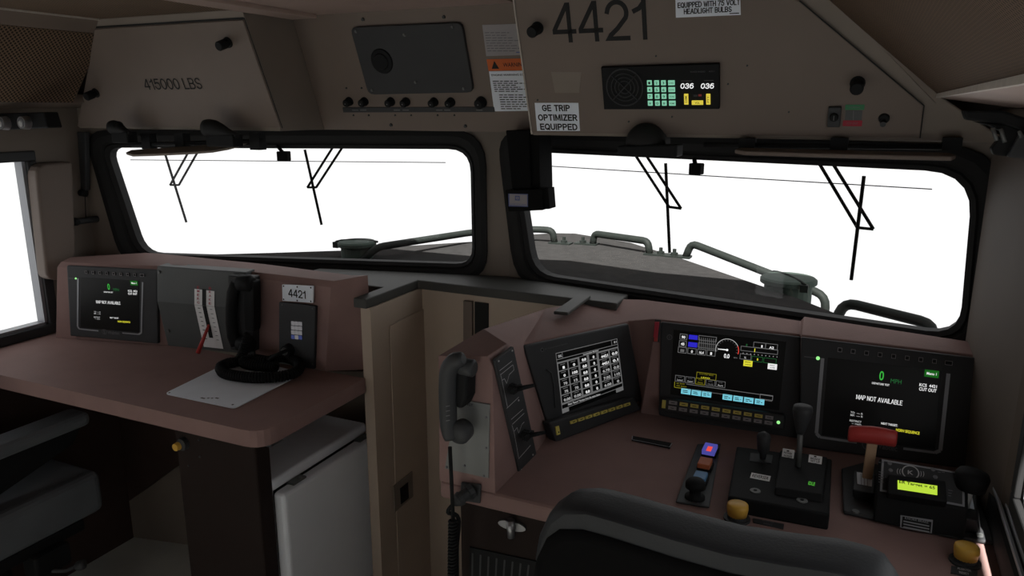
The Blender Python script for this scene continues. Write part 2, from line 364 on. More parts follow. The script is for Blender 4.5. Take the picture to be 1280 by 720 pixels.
def window(pl, px_in, r_in, grow, rnd, name, wallname, length, g):
    inn = [pl.uv(*q) for q in px_in]
    cx = sum(q[0] for q in inn) / 4; cy = sum(q[1] for q in inn) / 4
    out = [(q[0] + (grow[0] if q[0] > cx else -grow[2]), q[1] + (grow[1] if q[1] > cy else -grow[3])) for q in inn]
    ri = round_poly(inn, r_in); ro = round_poly(out, [x + .04 for x in r_in])
    ring_wall(pl, length, ZF, ZC + .02, ro, .06, wallname)
    root = struct(thing(name, '', '', pl.pt(cx, min(q[1] for q in out)))); del root['label']; del root['category']
    b = MB(BLK2); n = len(ri)
    def rg(q, d): return [pl.pt(x, y, d) for x, y in q]
    def lerp(k): return [((1 - k) * i[0] + k * o[0], (1 - k) * i[1] + k * o[1]) for i, o in zip(ri, ro)]
    ex = [(o[0] + (o[0] - cx) * .012, o[1] + (o[1] - cy) * .03) for o in ro]
    rings = [rg(ri, -.03), rg(ri, .004), rg(lerp(.22), .012), rg(lerp(.3), .008), rg(lerp(.42), .016), rg(lerp(.8), .020), rg(ex, .014), rg(ex, .001), rg(ro, -.001), rg(ro, -.03)]
    b.loft(rings + [rings[0]], cap=False, smooth=False); b.build('window_frame', root)
    b = MB(g); b.poly(rg(lerp(.15), -.02)); b.build('window_glass', root)
    return root
# window_1: left windshield, window_2: right windshield
window(WL, [(134, 184.5), (588, 186.5), (591, 330), (178, 317)], [.055, .075, .06, .07], (.045, .055, .075, .05), 0, 'window_1', 'wall_front_left', (APX - LE).length, GL1)
window(WR, [(645, 189), (1217, 216), (1199, 419), (668, 342)], [.05, .10, .07, .08], (.06, .055, .06, .045), 0, 'window_2', 'wall_front_right', (RE - APX).length, GL2)

# left wall with its side window
PLW = PL((XL, 0, 0), (0, 1, 0), (0, 0, 1))       # n = +x
b = MB(TAND)
def side_wall(b, x0, x1, ya, yb, za, zb, ytop, yend):
    b.box((x0, YB, ZF), (x1, ya, ytop)); b.box((x0, yb, ZF), (x1, yend, ytop))
    b.box((x0, ya, ZF), (x1, yb, za)); b.box((x0, ya, zb), (x1, yb, ytop))
side_wall(b, XL - .06, XL, .2, 1.745, -.80, -.145, .05, 1.99); struct(b.build('wall_left'))
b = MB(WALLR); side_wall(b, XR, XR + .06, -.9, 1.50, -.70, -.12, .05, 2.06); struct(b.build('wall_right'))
def side_window(name, x, sx, ya, yb, za, zb, fw, dark, g):
    root = struct(thing(name, '', '', (x, (ya + yb) / 2, za))); del root['label']; del root['category']
    b = MB(dark)
    for (y0, z0, y1, z1) in ((ya, za, yb, za + fw), (ya, zb - fw, yb, zb), (ya, za + fw, ya + fw, zb - fw), (yb - fw, za + fw, yb, zb - fw), ):
        b.box((min(x - sx * .05, x + sx * .012), y0, z0), (max(x - sx * .05, x + sx * .012), y1, z1))
    b.build('window_frame', root, .004)
    b = MB(LINEG); f = fw * .62
    for (y0, z0, y1, z1) in ((yb - fw - .012, za + fw, yb - fw, zb - fw), (ya + fw, za + fw, yb - fw, za + fw + .01)):
        b.box((min(x - sx * .04, x), y0, z0), (max(x - sx * .04, x), y1, z1))
    b.build('window_channel', root)
    b = MB(g); xx = x - sx * .03
    b.poly([(xx, ya + fw, za + fw), (xx, yb - fw, za + fw), (xx, yb - fw, zb - fw), (xx, ya + fw, zb - fw)]); b.build('window_glass', root)
side_window('window_3', XL, 1, .2, 1.745, -.80, -.145, .035, DGREY, GL2)
side_window('window_4', XR, -1, -.9, 1.50, -.70, -.12, .035, BLK2, GL1)  # unseen rear length of this window stretched to add side fill light
# left sill ledge, right sill ledge
b = MB(DGREY); b.prism([(XL, -.3, -.80), (XL + .05, -.3, -.815), (XL + .05, -.3, -.84), (XL, -.3, -.84)], (0, 1.985, 0)); struct(b.build('trim_1', bevel=.006))
# right front corner post, turned a little towards the rear
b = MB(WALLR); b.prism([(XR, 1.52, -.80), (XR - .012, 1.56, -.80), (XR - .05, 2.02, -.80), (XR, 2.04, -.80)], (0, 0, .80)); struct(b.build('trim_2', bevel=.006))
b = MB(TAND)
RWZ0, RWZ1 = -1.5, -.25; RWX = ((-2.40, -1.65), (-.75, .0))
for x0, z0, x1, z1 in ((XL - .06, ZF, XR + .06, RWZ0), (XL - .06, RWZ1, XR + .06, ZC), (XL - .06, RWZ0, RWX[0][0], RWZ1), (RWX[0][1], RWZ0, RWX[1][0], RWZ1), (RWX[1][1], RWZ0, XR + .06, RWZ1)): b.box((x0, YB - .06, z0), (x1, YB, z1))
struct(b.build('wall_rear'))
for k_, (x0, x1) in enumerate(RWX):  # unseen rear windows, added and sized to let in fill light
    root = struct(thing('window_%d' % (5 + k_), '', '', ((x0 + x1) / 2, YB, RWZ0))); del root['label']; del root['category']
    b = MB(BLK2)
    for a0, b0, a1, b1 in ((x0, RWZ0, x1, RWZ0 + .03), (x0, RWZ1 - .03, x1, RWZ1), (x0, RWZ0 + .03, x0 + .03, RWZ1 - .03), (x1 - .03, RWZ0 + .03, x1, RWZ1 - .03)): b.box((a0, YB - .05, b0), (a1, YB + .01, b1))
    b.build('window_frame', root); b = MB(GL1); b.poly([(x0 + .03, YB - .03, RWZ0 + .03), (x1 - .03, YB - .03, RWZ0 + .03), (x1 - .03, YB - .03, RWZ1 - .03), (x0 + .03, YB - .03, RWZ1 - .03)]); b.build('window_glass', root)
b = MB(FLOORM); b.box((XL - .06, YB - .06, ZF - .06), (XR + .06, 2.36, ZF)); struct(b.build('floor'))
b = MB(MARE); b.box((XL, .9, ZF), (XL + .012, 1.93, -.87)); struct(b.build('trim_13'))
# ceiling: flat middle, sloped perforated sides
b = MB(PERF)
b.prism([(-1.65, YB, ZC), (-2.255, YB, ZC), (-2.255, YB, ZC + .03), (-1.65, YB, ZC + .03)], (0, 3.12, 0))
b.m(BEAM).prism([(-.9, YB, ZC), (-1.65, YB, ZC), (-1.65, YB, ZC + .03), (-.9, YB, ZC + .03)], (0, 3.4, 0))
b.m(PERFR).prism([(-.173, YB, ZC), (-.9, YB, ZC), (-.9, YB, ZC + .03), (-.173, YB, ZC + .03)], (0, 3.2, 0))
b.m(BEAM).prism([(.32, YB - .06, ZC + .16), (XL - .06, YB - .06, ZC + .16), (XL - .06, YB - .06, ZC + .19), (.36, YB - .06, ZC + .19)], (0, 3.5, 0))
struct(b.build('ceiling'))
def slope(b, p0, p1, y0, y1, th):
    p0, p1 = V((p0[0], 0, p0[1])), V((p1[0], 0, p1[1])); n = V((0, 1, 0)).cross(p1 - p0).normalized() * th
    if n.z < 0: n = -n
    b.prism([p0 + V((0, y0, 0)), p1 + V((0, y0, 0)), p1 + n + V((0, y0, 0)), p0 + n + V((0, y0, 0))], (0, y1 - y0, 0))
def lineZ(x): return -.07 + 1.16 * (x + 2.558)
b = MB(PERF); slope(b, (-2.485, .018), (-2.30, .232), YB, 1.80, .03); struct(b.build('ceiling_left'))
b = MB(TAN); slope(b, (-2.30, .232), (-2.255, ZC), YB, 1.90, .04); slope(b, (XL, -.0), (-2.485, .018), YB, 1.96, .03); struct(b.build('trim_3', bevel=.004))
b = MB(EDGEL); b.box((-2.262, YB, ZC - .005), (-2.254, 1.83, ZC + .002)); struct(b.build('trim_4'))
b = MB(EDGEL); b.box((-1.656, YB, ZC - .005), (-1.649, 1.85, ZC + .002)); struct(b.build('trim_5'))
b = MB(BEAM); b.box((-1.645, YB, ZC - .012), (-1.55, 1.95, ZC + .002)); struct(b.build('trim_6', bevel=.003))
b = MB(PERFR); slope(b, (-.173, ZC), (.115, .027), YB, 1.80, .03); struct(b.build('ceiling_right'))
b = MB(BEAM); slope(b, (.115, .022), (XR, -.004), YB, 1.93, .03); b.m(EDGEL).box((.112, YB, .020), (.121, 1.79, .028)); struct(b.build('trim_7'))
b = MB(TAND); b.prism([(-.173, 1.805, ZC + .02), (-.12, 1.805, ZC + .02), (.13, 1.805, .03), (.115, 1.805, .01)], (0, .03, 0)); struct(b.build('trim_8'))
# outer roof, so that no daylight leaks in over the liner
b = MB(BEAM)
b.prism([(XR + .06, 0, -.02), (XR + .10, 0, .10), (.0, 0, .42), (-2.3, 0, .42), (XL - .10, 0, .10), (XL - .06, 0, -.02), (XL - .06, 0, .1), (-2.28, 0, .36), (-.03, 0, .36), (XR + .06, 0, .06)], (0, 3.4, 0))
for v in b.bm.verts: v.co.y += YB - .06
struct(b.build('ceiling_outer'))
b = MB(BEAM)
b.prism([(LE.x - .06, 2.0, ZC + .01), (LE.x - .06, LE.y, ZC + .01), (APX.x, APX.y, ZC + .01), (RE.x + .06, RE.y, ZC + .01), (RE.x + .06, 2.1, ZC + .01), (APX.x, 2.40, ZC + .01)], (0, 0, .10))
struct(b.build('ceiling_front'))

# recess between the two desks
b = MB(CREAM); b.box((-1.335, 1.807, ZF), (-1.30, 2.10, -.580)); b.m(TAND).box((-1.75, 2.05, ZF), (-1.335, 2.10, -.580)); struct(b.build('wall_inner'))
b = MB(CREAM); b.box((-1.30, 2.10, ZF), (-.66, 2.16, -.575)); struct(b.build('wall_recess'))
b = MB(LOWER); b.box((XL, 2.05, ZF), (-1.75, 2.10, -.86)); struct(b.build('wall_lower'))
b = MB(TAND); b.prism([(XL, 1.95, ZF), (XL, 2.05, ZF), (-2.60, 2.05, ZF), (-2.60, 1.96, ZF)], (0, 0, 1.0)); struct(b.build('trim_9'))
# charcoal counter slab over the recess
cz = -.55
P1, P2, P3 = atz(455, 374, cz), atz(521, 350, cz), atz(722, 385, cz)
b = MB(COUNTER)
b.prism([(-1.352, P1.y, cz), (-1.305, P1.y, cz), (-1.305, P2.y, cz), (-.62, P2.y - .02, cz), (-.62, 2.19, cz), (APX.x, 2.262, cz), (-1.72, 2.10, cz), (-1.72, 1.95, cz), (-1.352, 1.95, cz)], (0, 0, -.03))
struct(b.build('trim_10', bevel=.004))
# inner door of the recess with its flush latch, and the hinge strip on the back wall
SI = PL((-1.30, 0, 0), (0, 1, 0), (0, 0, 1)); SI.n = V((1, 0, 0))
d1 = struct(thing('door_1', '', '', (-1.30, 1.98, ZF))); del d1['label']; del d1['category']
b = MB(CREAM); b.slab(SI, [(486, 407), (553, 373), (585, 400), (590, 760), (500, 800)], .004, .005); b.build('door_panel', d1, .002)
b = MB(TAND); b.slab(SI, [(489, 607), (513, 588), (514, 620), (491, 640)], .004, .009); b.build('latch_plate', d1, .002)
lp = b = MB(BLACK); b.slab(SI, [(497, 610), (507, 602), (508, 622), (498, 630)], .004, .0105); b.build('latch', d1, .001)
RB = lat(2.10)
b = MB(TAN); b.slab(RB, [(581, 375), (592, 376), (592, 450), (581, 450)], .012, .012); struct(b.build('trim_11', bevel=.002))
b = MB(BLK2); b.slab(RB, [(594, 377), (611, 379), (611, 450), (594, 450)], .004, .004); struct(b.build('gap_shade'))  # black strip put in for the shade of the open gap

# ================================================================== overhead equipment
OV = tilted((0, 1.88, -.065), 0, -20)
MID = tilted((0, 2.09, -.065), 0, -20)
def knob(pl, x, y, r, ln, name, parent, m=BLK2):
    b = MB(m); c = pl.at(x, y); 
    b.lathe(c, pl.n, [(-.004, r * 1.15), (.003, r * 1.15), (.004, r * .8), (ln * .3, r * .8), (ln * .34, r), (ln * .94, r), (ln, r * .85)], 18)
    return b.build(name, parent)
# left cabinet
t = thing('overhead_cabinet', 'tan overhead cabinet marked with its weight in pounds, above the left windshield', 'cabinet', OV.pt(-2.1, 0))
ptop = .362
b = MB(TAND); b.prism([OV.pt(-2.585, -.005), OV.pt(-1.660, -.005), OV.pt(-1.660, ptop), OV.pt(-2.275, ptop)], (0, .24, 0)); clampw(b); b.build('cabinet_body', t, .003)
b = MB(TAN); b.slab(OV, [(98, 158), (352, 159), (305, 24), (120, 35.5)], .006, .006); b.build('door_panel', t, .003)
b = MB(INK); b.ln(OV, (119, 34), (305, 22.3), 1.6, .0015); b.ln(OV, (305.5, 22), (353.5, 160), 1.4, .0015); b.build('door_seam', t)
for q in ((285, 53), (120, 116)): knob(OV.off(.006), *q, .014, .042, 'latch_knob', t, BLACK)
b = MB(INK); b.st(OV, '415000 LBS', 217, 104, 72, 14, .12, d=.0075); b.build('lettering', t)
# middle recess panel
t = thing('overhead_console', 'recessed tan overhead console with a row of black knobs, between the two overhead cabinets', 'panel', MID.pt(-1.25, 0))
b = MB(TAN); b.prism([MID.pt(-1.658, -.005), MID.pt(-.814, -.005), MID.pt(-.814, .37), MID.pt(-1.658, .37)], (0, .07, 0)); clampw(b); b.build('panel_body', t)
b = MB(BEZEL); b.slab(MID, round_poly([(440, 33), (579, 27), (594, 114), (463, 117)], 8, 3), .012, .012)
cp = b.build('cover_plate', t, .002)
b = MB(BLACK); b.disc(MID, 480, 75, 15, .012, .016, 14, 24); b.disc(MID, 480, 75, 10, .016, .020, 9, 24); b.build('speaker_boss', cp)
for q in ((448, 38), (568, 32), (468, 111), (582, 109), (508, 42), (522, 101)):
    b = MB(STEEL); b.disc(MID, *q, 2.0, .012, .016, 1.5, 8); b.build('bolt', cp)
for i, x in enumerate((437, 456, 489, 508, 543, 564, 602)):
    r = .013 if i < 6 else .016
    b = MB(BLACK); c = MID.at(x, 126.5 + i * .15)
    b.lathe(c, MID.n, [(0, r * 1.1), (.004, r * 1.1), (.005, r), (.022, r * .92), (.026, r * .7)], 16); b.m(GINK).lathe(c, MID.n, [(.0262, .002), (.0268, .002)], 6)
    b.build('rotary_knob', t)
b = MB(BEZEL); b.slab(MID, [(429, 134), (618, 133.5), (619, 139.5), (430, 140)], .004, .004)
b.m(DINK)
for x in (445, 455, 497, 508, 550, 560, 600): b.rc(MID, x, 137, 8, 1.4, .0045)
b.build('legend_strip', t)
for q in ((489, 156), (582, 157.5), (454, 24), (555, 21)): b = MB(DGREY); b.disc(MID, *q, 2.2, 0, .005, 1.8, 8); b.build('bolt', t)
for q in ((442, 144), (461, 144), (494, 144), (514, 144), (547, 144), (568, 144), (433, 110), (452, 110)): b = MB(DGREY); b.disc(MID, *q, 1.2, 0, .003, 1, 8); b.build('screw', t)
def lines(b, pl, x0, y0, x1, y1, n, h, m, seed=1, d=.003, lean=0):
    rr = random.Random(seed); b.m(m)
    for i in range(n):
        y = y0 + (y1 - y0) * (i + .5) / n; L = (x1 - x0) * rr.uniform(.6, 1.0); xx = x0 + lean * (i + .5) / n; x = xx
        while x < xx + L - 1:
            wd = min(rr.uniform(3, 8), xx + L - x); b.rc(pl, x + wd / 2, y, wd, h, d); x += wd + 1.3
b = MB(GKEY); b.slab(MID, [(603, 31), (668, 29), (672, 68), (608, 70)], .0015, .0015)
b.m(GINK).tx(MID, 'NOTICE TO CREW', 630, 35.5, 38, 2.4); lines(b, MID, 606, 39, 650, 65, 8, 1.1, GINK, 3, .002, 4); b.m(BLUEINK).rc(MID, 650, 65, 9, 1.3, .002)
b.build('notice_sticker', t)
b = MB(WHITE); b.m(PAPER).slab(MID, [(611.5, 89), (674, 88), (680, 138), (618, 139)], .0015, .0015)
b.m(ORANGE).slab(MID, [(608.5, 74), (672, 72.5), (674, 87), (611, 88.5)], .0017, .0017)
b.m(INK)
c = MID.uv(619, 81); s_ = .012
b.poly([MID.pt(c[0] - s_, c[1] - s_ * .9, .0022), MID.pt(c[0] + s_, c[1] - s_ * .9, .0022), MID.pt(c[0], c[1] + s_, .0022)])
b.tx(MID, 'WARNING', 643, 80.5, 28, 5.2, .012, d=.0022); b.tx(MID, 'ENGINE WARNING EQUIP', 638, 93.5, 47, 3, .008, d=.0022)
lines(b, MID, 616, 100, 660, 115, 6, 1.1, INK, 8, .0022, 3); lines(b, MID, 624, 117, 664, 137, 7, 1.1, INK, 9, .0022, 3)
b.build('warning_sticker', t)
# right cabinet
t = thing('overhead_cabinet', 'tan overhead cabinet lettered with a large cab number, above the right windshield', 'cabinet', OV.pt(-.35, 0))
b = MB(TAND); b.prism([OV.pt(-.812, -.005), OV.pt(.285, -.005), OV.pt(.235, .015), OV.pt(.10, .112), OV.pt(-.06, .285), OV.pt(-.16, ptop), OV.pt(-.812, ptop)], (0, .16, 0)); clampw(b); b.build('cabinet_body', t, .004)
DO = OV.off(.006)
b = MB(TAN); b.prism([OV.pt(-.806, .004, .006), OV.pt(OV.uv(1150, 171)[0], .004, .006), OV.pt(*OV.uv(1155, 131), .006), OV.pt(*OV.uv(1000, 0), .006), OV.pt(-.28, ptop - .01, .006), OV.pt(-.806, ptop - .01, .006)], OV.n * -.006); b.build('door_panel', t, .003)
b = MB(EDGEL); b.prism([OV.pt(-.811, .0, .004), OV.pt(-.8085, .0, .004), OV.pt(-.8085, ptop, .004), OV.pt(-.811, ptop, .004)], OV.n * .003); b.build('edge_strip', t)
b = MB(INK); b.ln(OV, (1000, 0), (1155, 130.5), 1.4, .0075); b.ln(OV, (1155, 130.5), (1150, 171), 1.2, .0075); b.build('door_seam', t)
for q in ((672, 35), (1072, 104)): knob(DO, *q, .0135, .04, 'latch_knob', t, BLACK)
b = MB(INK); b.st(DO, '4421', 748.5, 26.5, 121, 51, .115); b.build('lettering', t)
b = MB(PAPER); b.slab(DO, [(844, -14), (925, -17), (926, 18.5), (845, 22)], .001, .001)
b.m(INK).st(DO, 'EQUIPPED WITH 75 VOLT', 885.5, 4.5, 78, 7, .17, d=.0016).st(DO, 'HEADLIGHT BULBS', 884.5, 12.7, 60, 7, .17, d=.0016); b.rc(DO, 918, 16.5, 12, 1.2, .0016); b.build('bulb_sticker', t)
b = MB(PAPER); b.slab(DO, [(668.5, 128.5), (723, 128.5), (725, 163.5), (671.5, 163.5)], .001, .001)
b.m(INK).st(DO, 'GE TRIP', 695, 134.8, 35, 8, .2, d=.0016).st(DO, 'OPTIMIZER', 697, 146.7, 49, 8, .2, d=.0016).st(DO, 'EQUIPPED', 698.5, 158.3, 46.5, 8, .2, d=.0016); b.build('optimizer_sticker', t)
b = MB(TAND); b.slab(DO, [(689, 90), (727, 90), (724, 116), (694, 116)], .0008, .0008); b.build('paint_patch', t)
b = MB(DGREY); b.rb(DO, 1043, 145, 16, 25, 0, .010); b.m(BLACK).disc(DO, 1043, 144, 5, .010, .018, 4.5, 14); b.m(STEEL).rc(DO, 1043, 144, 1.2, 6, .0186); b.build('key_switch', t, .002)
b = MB(GREENL); b.rb(DO, 1068.5, 134, 24, 6.5, 0, .001); b.m(GREY).rb(DO, 1067, 144, 21, 12, 0, .001); b.m(REDD).rb(DO, 1065.5, 154, 24, 7, 0, .001)
b.m(GINK).tx(DO, 'NORMAL', 1068.5, 134, 14, 2.2, d=.0015).tx(DO, 'CUT OUT', 1065.5, 154, 14, 2.2, d=.0015); b.ln(DO, (1067, 138), (1066.5, 150), .8, .0015); b.build('switch_label', t)
b = MB(BLACK); b.disc(DO, 1105, 148, 6, 0, .006, 5, 14); b.m(DGREY).disc(DO, 1104, 151, 3.2, .006, .022, 3, 12); b.build('test_plug', t)
for q in ((820, 70), (910, 105), (934, 82), (986, 140), (786, 152), (840, 146), (672, 125)): b = MB(DGREY); b.disc(DO, *q, 1.2, 0, .002, 1, 8); b.build('screw', t)

# ---- radio
RQ = OV.off(.006 + .012)
t = thing('radio', 'black two-way radio with green keys set into the right overhead cabinet', 'radio', OV.at(825, 136))
b = MB(BLACK); b.slab(RQ, [(751, 84.5), (899, 80), (899, 136.5), (755, 137)], .012, 0); b.build('faceplate', t, .0015)
b = MB(BEZEL); n = 28
c0 = RQ.at(781, 109)
def circ(pl, c, r, d, n=28, a0=0): return [c + pl.u * r * math.cos(2 * math.pi * k / n + a0) + pl.v * r * math.sin(2 * math.pi * k / n + a0) + pl.n * d for k in range(n)]
k_ = c0.length / F
b.loft([circ(RQ, c0, 23 * k_, 0), circ(RQ, c0, 23 * k_, .003), circ(RQ, c0, 21.5 * k_, .003), circ(RQ, c0, 21.5 * k_, 0)], cap=False)
for r in (8, 12.5, 17): b.m(DGREY).loft([circ(RQ, c0, r * k_, 0), circ(RQ, c0, r * k_, .0025), circ(RQ, c0, (r - .8) * k_, .0025), circ(RQ, c0, (r - .8) * k_, 0)], cap=False)
for a in (45, 135):
    e = RQ.u * math.cos(math.radians(a)) + RQ.v * math.sin(math.radians(a)); b.tube([c0 - e * 22 * k_ + RQ.n * .003, c0 + e * 22 * k_ + RQ.n * .003], .0016, 6)
b.build('speaker_grille', t)
names = ['1', '2', '3', 'CHAN', '4', '5', '6', 'SCAN', '7', '8', '9', 'TONE', '*', '0', '#', 'HOME']
for i in range(16):
    r, c = divmod(i, 4); x = (812, 821, 829.5, 839.5)[c] + r * .35; y = 103.2 + r * 8.5; wk = 5.6 if c < 3 else 8
    b = MB(E_MINT); b.rb(RQ, x, y, wk, 5.8, 0, .003); b.m(INK).tx(RQ, names[i], x, y, 2.6 if c < 3 else 6, 3.2 if c < 3 else 2, .01, d=.0035); b.build('key', t)
b = MB(E_7); b.st(RQ, '036', 858.6, 107.3, 16.5, 6.8, .16, shear=.12); b.st(RQ, '036', 884, 107.3, 16.5, 6.8, .16, shear=.12)
b.m(DINK).rc(RQ, 858, 101, 14, .7); b.rc(RQ, 886, 100.5, 12, .7); b.tx(RQ, 'VOICE RADIO', 872, 89.5, 19, 1.8); b.tx(RQ, 'ACC-1', 889.5, 89, 7, 1.8)
b.m(RED).rc(RQ, 875, 119, 4, 2.6); b.m(DGREY).rc(RQ, 869.5, 119.5, 5, 2.4); b.build('display', t)
for (x, y, wk, hk, s_, rt) in ((858, 123.7, 5, 13, 'DIM', 1), (872, 128, 14, 5, 'VOL', 0), (885.5, 123.7, 5, 13, 'PTT', 1)):
    b = MB(E_KEYY); b.rb(RQ, x, y, wk, hk, 0, .003); b.m(INK).tx(RQ, s_, x, y, 2.2 if rt else 6, 8 if rt else 2.6, .01, d=.0035, rot=bool(rt)); b.build('key', t)

# ---- black air nozzles under the overhead cabinets
def nozzle(label, px, r, ln, y):
    c = aty(*px, y); t = thing('air_nozzle', label, 'nozzle', c, 'air nozzles above the left windshield')
    b = MB(BLK2); zb = c.z - r; rings = []
    def rg(x, rr, dz=0, sx=0.0): return [V((c.x + x + sx * math.sin(a_) * rr, c.y + rr * math.cos(a_), zb + dz + rr + rr * math.sin(a_))) for a_ in [2 * math.pi * k / 22 for k in range(22)]]
    rings = [rg(.035, r * .86, .004), rg(.002, r * .86, .004), rg(.0, r), rg(ln * .12, r * 1.03), rg(ln * .3, r * .97), rg(ln * .5, r * .78), rg(ln * .7, r * .52), rg(ln, r * .3, -.004)]
    b.loft(rings, smooth=True); b.build('hood', t)
    b = MB(BLACK); b.box((c.x + .005, c.y - r * .5, zb - .03), (c.x + ln * .95, c.y + .03, zb + .008)); b.build('bracket', t, .004)
nozzle('black air nozzle at the left end above the left windshield', (140, 159), .022, .085, 1.80)
nozzle('black air nozzle above the left windshield, nearer the middle of the cab', (258, 160), .026, .125, 1.80)
t = thing('air_nozzle', 'big dome-shaped black air nozzle above the right windshield', 'nozzle', aty(809, 190, 1.86))
c = aty(809, 178, 1.87); r = .047
b = MB(BLK2); b.lathe(c + V((0, -.055, 0)), (0, 1, 0), [(0, .004), (.003, r * .45), (.014, r * .85), (.03, r), (.10, r)], 28, True)
for v in b.bm.verts: v.co.z = max(v.co.z, c.z - .018)
b.build('dome', t)
b = MB(BLACK); p0 = aty(775, 192, 1.84); p1 = aty(850, 180, 1.84)
b.prism([(p0.x, 1.812, p0.z), (p1.x, 1.812, p0.z - .004), (p1.x, 1.812, p1.z), (p0.x, 1.812, p1.z - .006)], (0, .065, 0)); b.build('bracket', t, .004)

# ---- sun visors
t = thing('sun_visor', 'pale sun visor board folded up under the left overhead cabinet', 'visor', aty(230, 186, 1.86))
VP = PL(aty(300, 178, 1.90), (1, 0, 0), (0, math.cos(math.radians(9)), math.sin(math.radians(-9)) * -1))
VP = PL(aty(230, 187, 1.82), (1, 0, 0), (0, math.cos(math.radians(14)), math.sin(math.radians(14))))
b = MB(TAND); b.slab(VP, [(157, 190.5), (164, 187.3), (200, 184.8), (240, 182.3), (285, 178.5), (311, 175.6), (298, 181), (285, 184.5), (265, 188), (240, 190), (219, 191), (190, 192.3), (165, 193)], .008, 0); b.build('visor_board', t, .002)
b = MB(BLACK); b.tube([aty(165, 181, 1.86), aty(330, 176, 1.86)], .007); 
for x in (186, 228, 322): q = aty(x, 175, 1.865); b.box((q.x - .02, 1.85, q.z - .03), (q.x + .02, 1.88, q.z + .022))
b.build('visor_rod', t)
t = thing('sun_visor', 'tan sun visor board folded up under the right overhead cabinet', 'visor', aty(1050, 190, 1.84))
VP = PL(aty(1050, 190, 1.82), (1, 0, 0), (0, math.cos(math.radians(12)), math.sin(math.radians(12))))
b = MB(TAN); b.slab(VP, [(918, 186.5), (926, 184.2), (1186, 190.5), (1196, 193), (1190, 195.5), (1050, 192.5), (930, 189)], .010, 0); b.build('visor_board', t, .003)
b = MB(BLACK); b.tube([aty(880, 181, 1.865), aty(1195, 184, 1.865)], .006)
for x in (934, 1049, 1190): q = aty(x, 180, 1.86); b.box((q.x - .018, 1.85, q.z - .013), (q.x + .018, 1.878, q.z + .013))
b.build('visor_rod', t)

# ---- camera unit on the pillar between the windshields
CP = lat(2.02)
t = thing('cab_camera', 'black boxy camera unit hanging on the pillar between the windshields', 'camera', aty(655, 262, 2.02))
b = MB(WIPER); b.slab(CP, [(632, 163), (661, 163), (663, 236), (640, 237)], .12, 0); b.slab(CP, [(660, 163), (671, 163), (673, 238), (660, 239)], .10, -.012); b.build('mount', t, .003)
b = MB(WIPER); b.slab(CP, [(634, 237), (680, 236), (681, 262), (638, 264)], .06, .015); 
b.slab(CP, [(660, 237), (686, 235), (688, 261), (660, 262)], .05, .006); b.build('housing', t, .002)
CQ = CP.off(.0155)
b = MB(WHITE); b.m(BLUEINK).slab(CQ, [(635.5, 242), (660, 242.5), (660, 258.5), (636, 258)], .001, .001); b.m(GKEY).rb(CQ, 648, 250, 22, 14, 0, .0012)
b.m(BLUEINK).fr(CQ, 647, 247.5, 6, 6, 1.2, .0018); b.tx(CQ, 'X', 647, 247.5, 3.2, 3.6, .01, d=.0018); b.tx(CQ, 'LOCOCAM', 648, 255.5, 19, 2.2, d=.0018); b.build('camera_label', t)

# ---- on the windshields: sensor boxes, wires, wipers
def sensor(label, pl, stem, px, s):
    t = thing('sensor_box', label, 'sensor', pl.at(*px, .05)); q = pl.off(.05)
    b = MB(WIPER); b.rb(q, *px, s, s * .95, -.03, 0); b.build('box', t, .003)
    b = MB(WIPER); b.tube([pl.at(*stem, .01), q.at(px[0] - 1, px[1] - s * .4) - pl.n * .012], .006); b.build('stem', t)
sensor('small black sensor box hanging inside the left windshield', WL, (347, 183), (352, 195.5), 13)
sensor('small black sensor box hanging inside the right windshield', WR, (868, 200), (868, 211.5), 15)
b = MB(WIPER); q = WL.off(-.012); b.tube([q.at(*p) for p in ((163, 199.8), (360, 201.5), (557, 203.2))], .0013, 6); tag(b.build('wire'), 'thin dark wire stretched across the left windshield', 'wire')
b = MB(WIPER); q = WR.off(-.012); b.tube([q.at(*p) for p in ((668, 206.5), (920, 222), (1165, 236.5))], .0013, 6); tag(b.build('wire'), 'thin dark wire stretched across the right windshield', 'wire')
def wiper(label, pl, bl, a1, a2, group, rb=.0048):
    q = pl.off(-.10); t = thing('windshield_wiper', label, 'wiper', q.at(*bl[1]), group)
    b = MB(WIPER); b.tube([q.at(*p) for p in bl], rb * 1.05, 8); b.build('blade', t)
    def up(a):                                             # arms run on up to the pivot above the glass
        (x0, y0), (x1, y1) = a; k = 46 / (y1 - y0); return ((x0 - (x1 - x0) * k, y0 - 46), (x1, y1))
    for a in (a1, a2): b = MB(WIPER); b.tube([q.at(*p) - pl.n * .008 for p in up(a)], rb, 8); b.build('arm', t)
    b = MB(WIPER); b.tube([q.at(*a1[1]) - pl.n * .008, q.at(*a2[1]) - pl.n * .008], rb * .9, 8); b.build('link', t)
    b = MB(WIPER); a = q.at(*up(a1)[0]); c = q.at(*up(a2)[0]); m_ = (a + c) / 2; b.lathe(m_ + pl.n * .006, -pl.n, [(0, .04), (.03, .04)], 16); b.build('pivot', t)
wiper('leftmost wiper outside the left windshield', WL, ((206, 191), (233, 278)), ((234, 190), (211, 231.5)), ((245, 191), (222, 231.5)), 'wipers outside the windshields', .0042)
wiper('right-hand wiper outside the left windshield', WL, ((381, 187), (402, 281)), ((413, 187), (383, 234.5)), ((425, 187), (394, 234.5)), 'wipers outside the windshields', .0045)
wiper('left-hand wiper outside the right windshield', WR, ((832, 204), (837, 316)), ((794, 196), (835, 259)), ((808, 197), (850, 261)), 'wipers outside the windshields', .0045)
wiper('rightmost wiper outside the right windshield', WR, ((1080, 220), (1064, 350)), ((1024, 206), (1071, 285)), ((1041, 206), (1091, 287)), 'wipers outside the windshields', .0045)

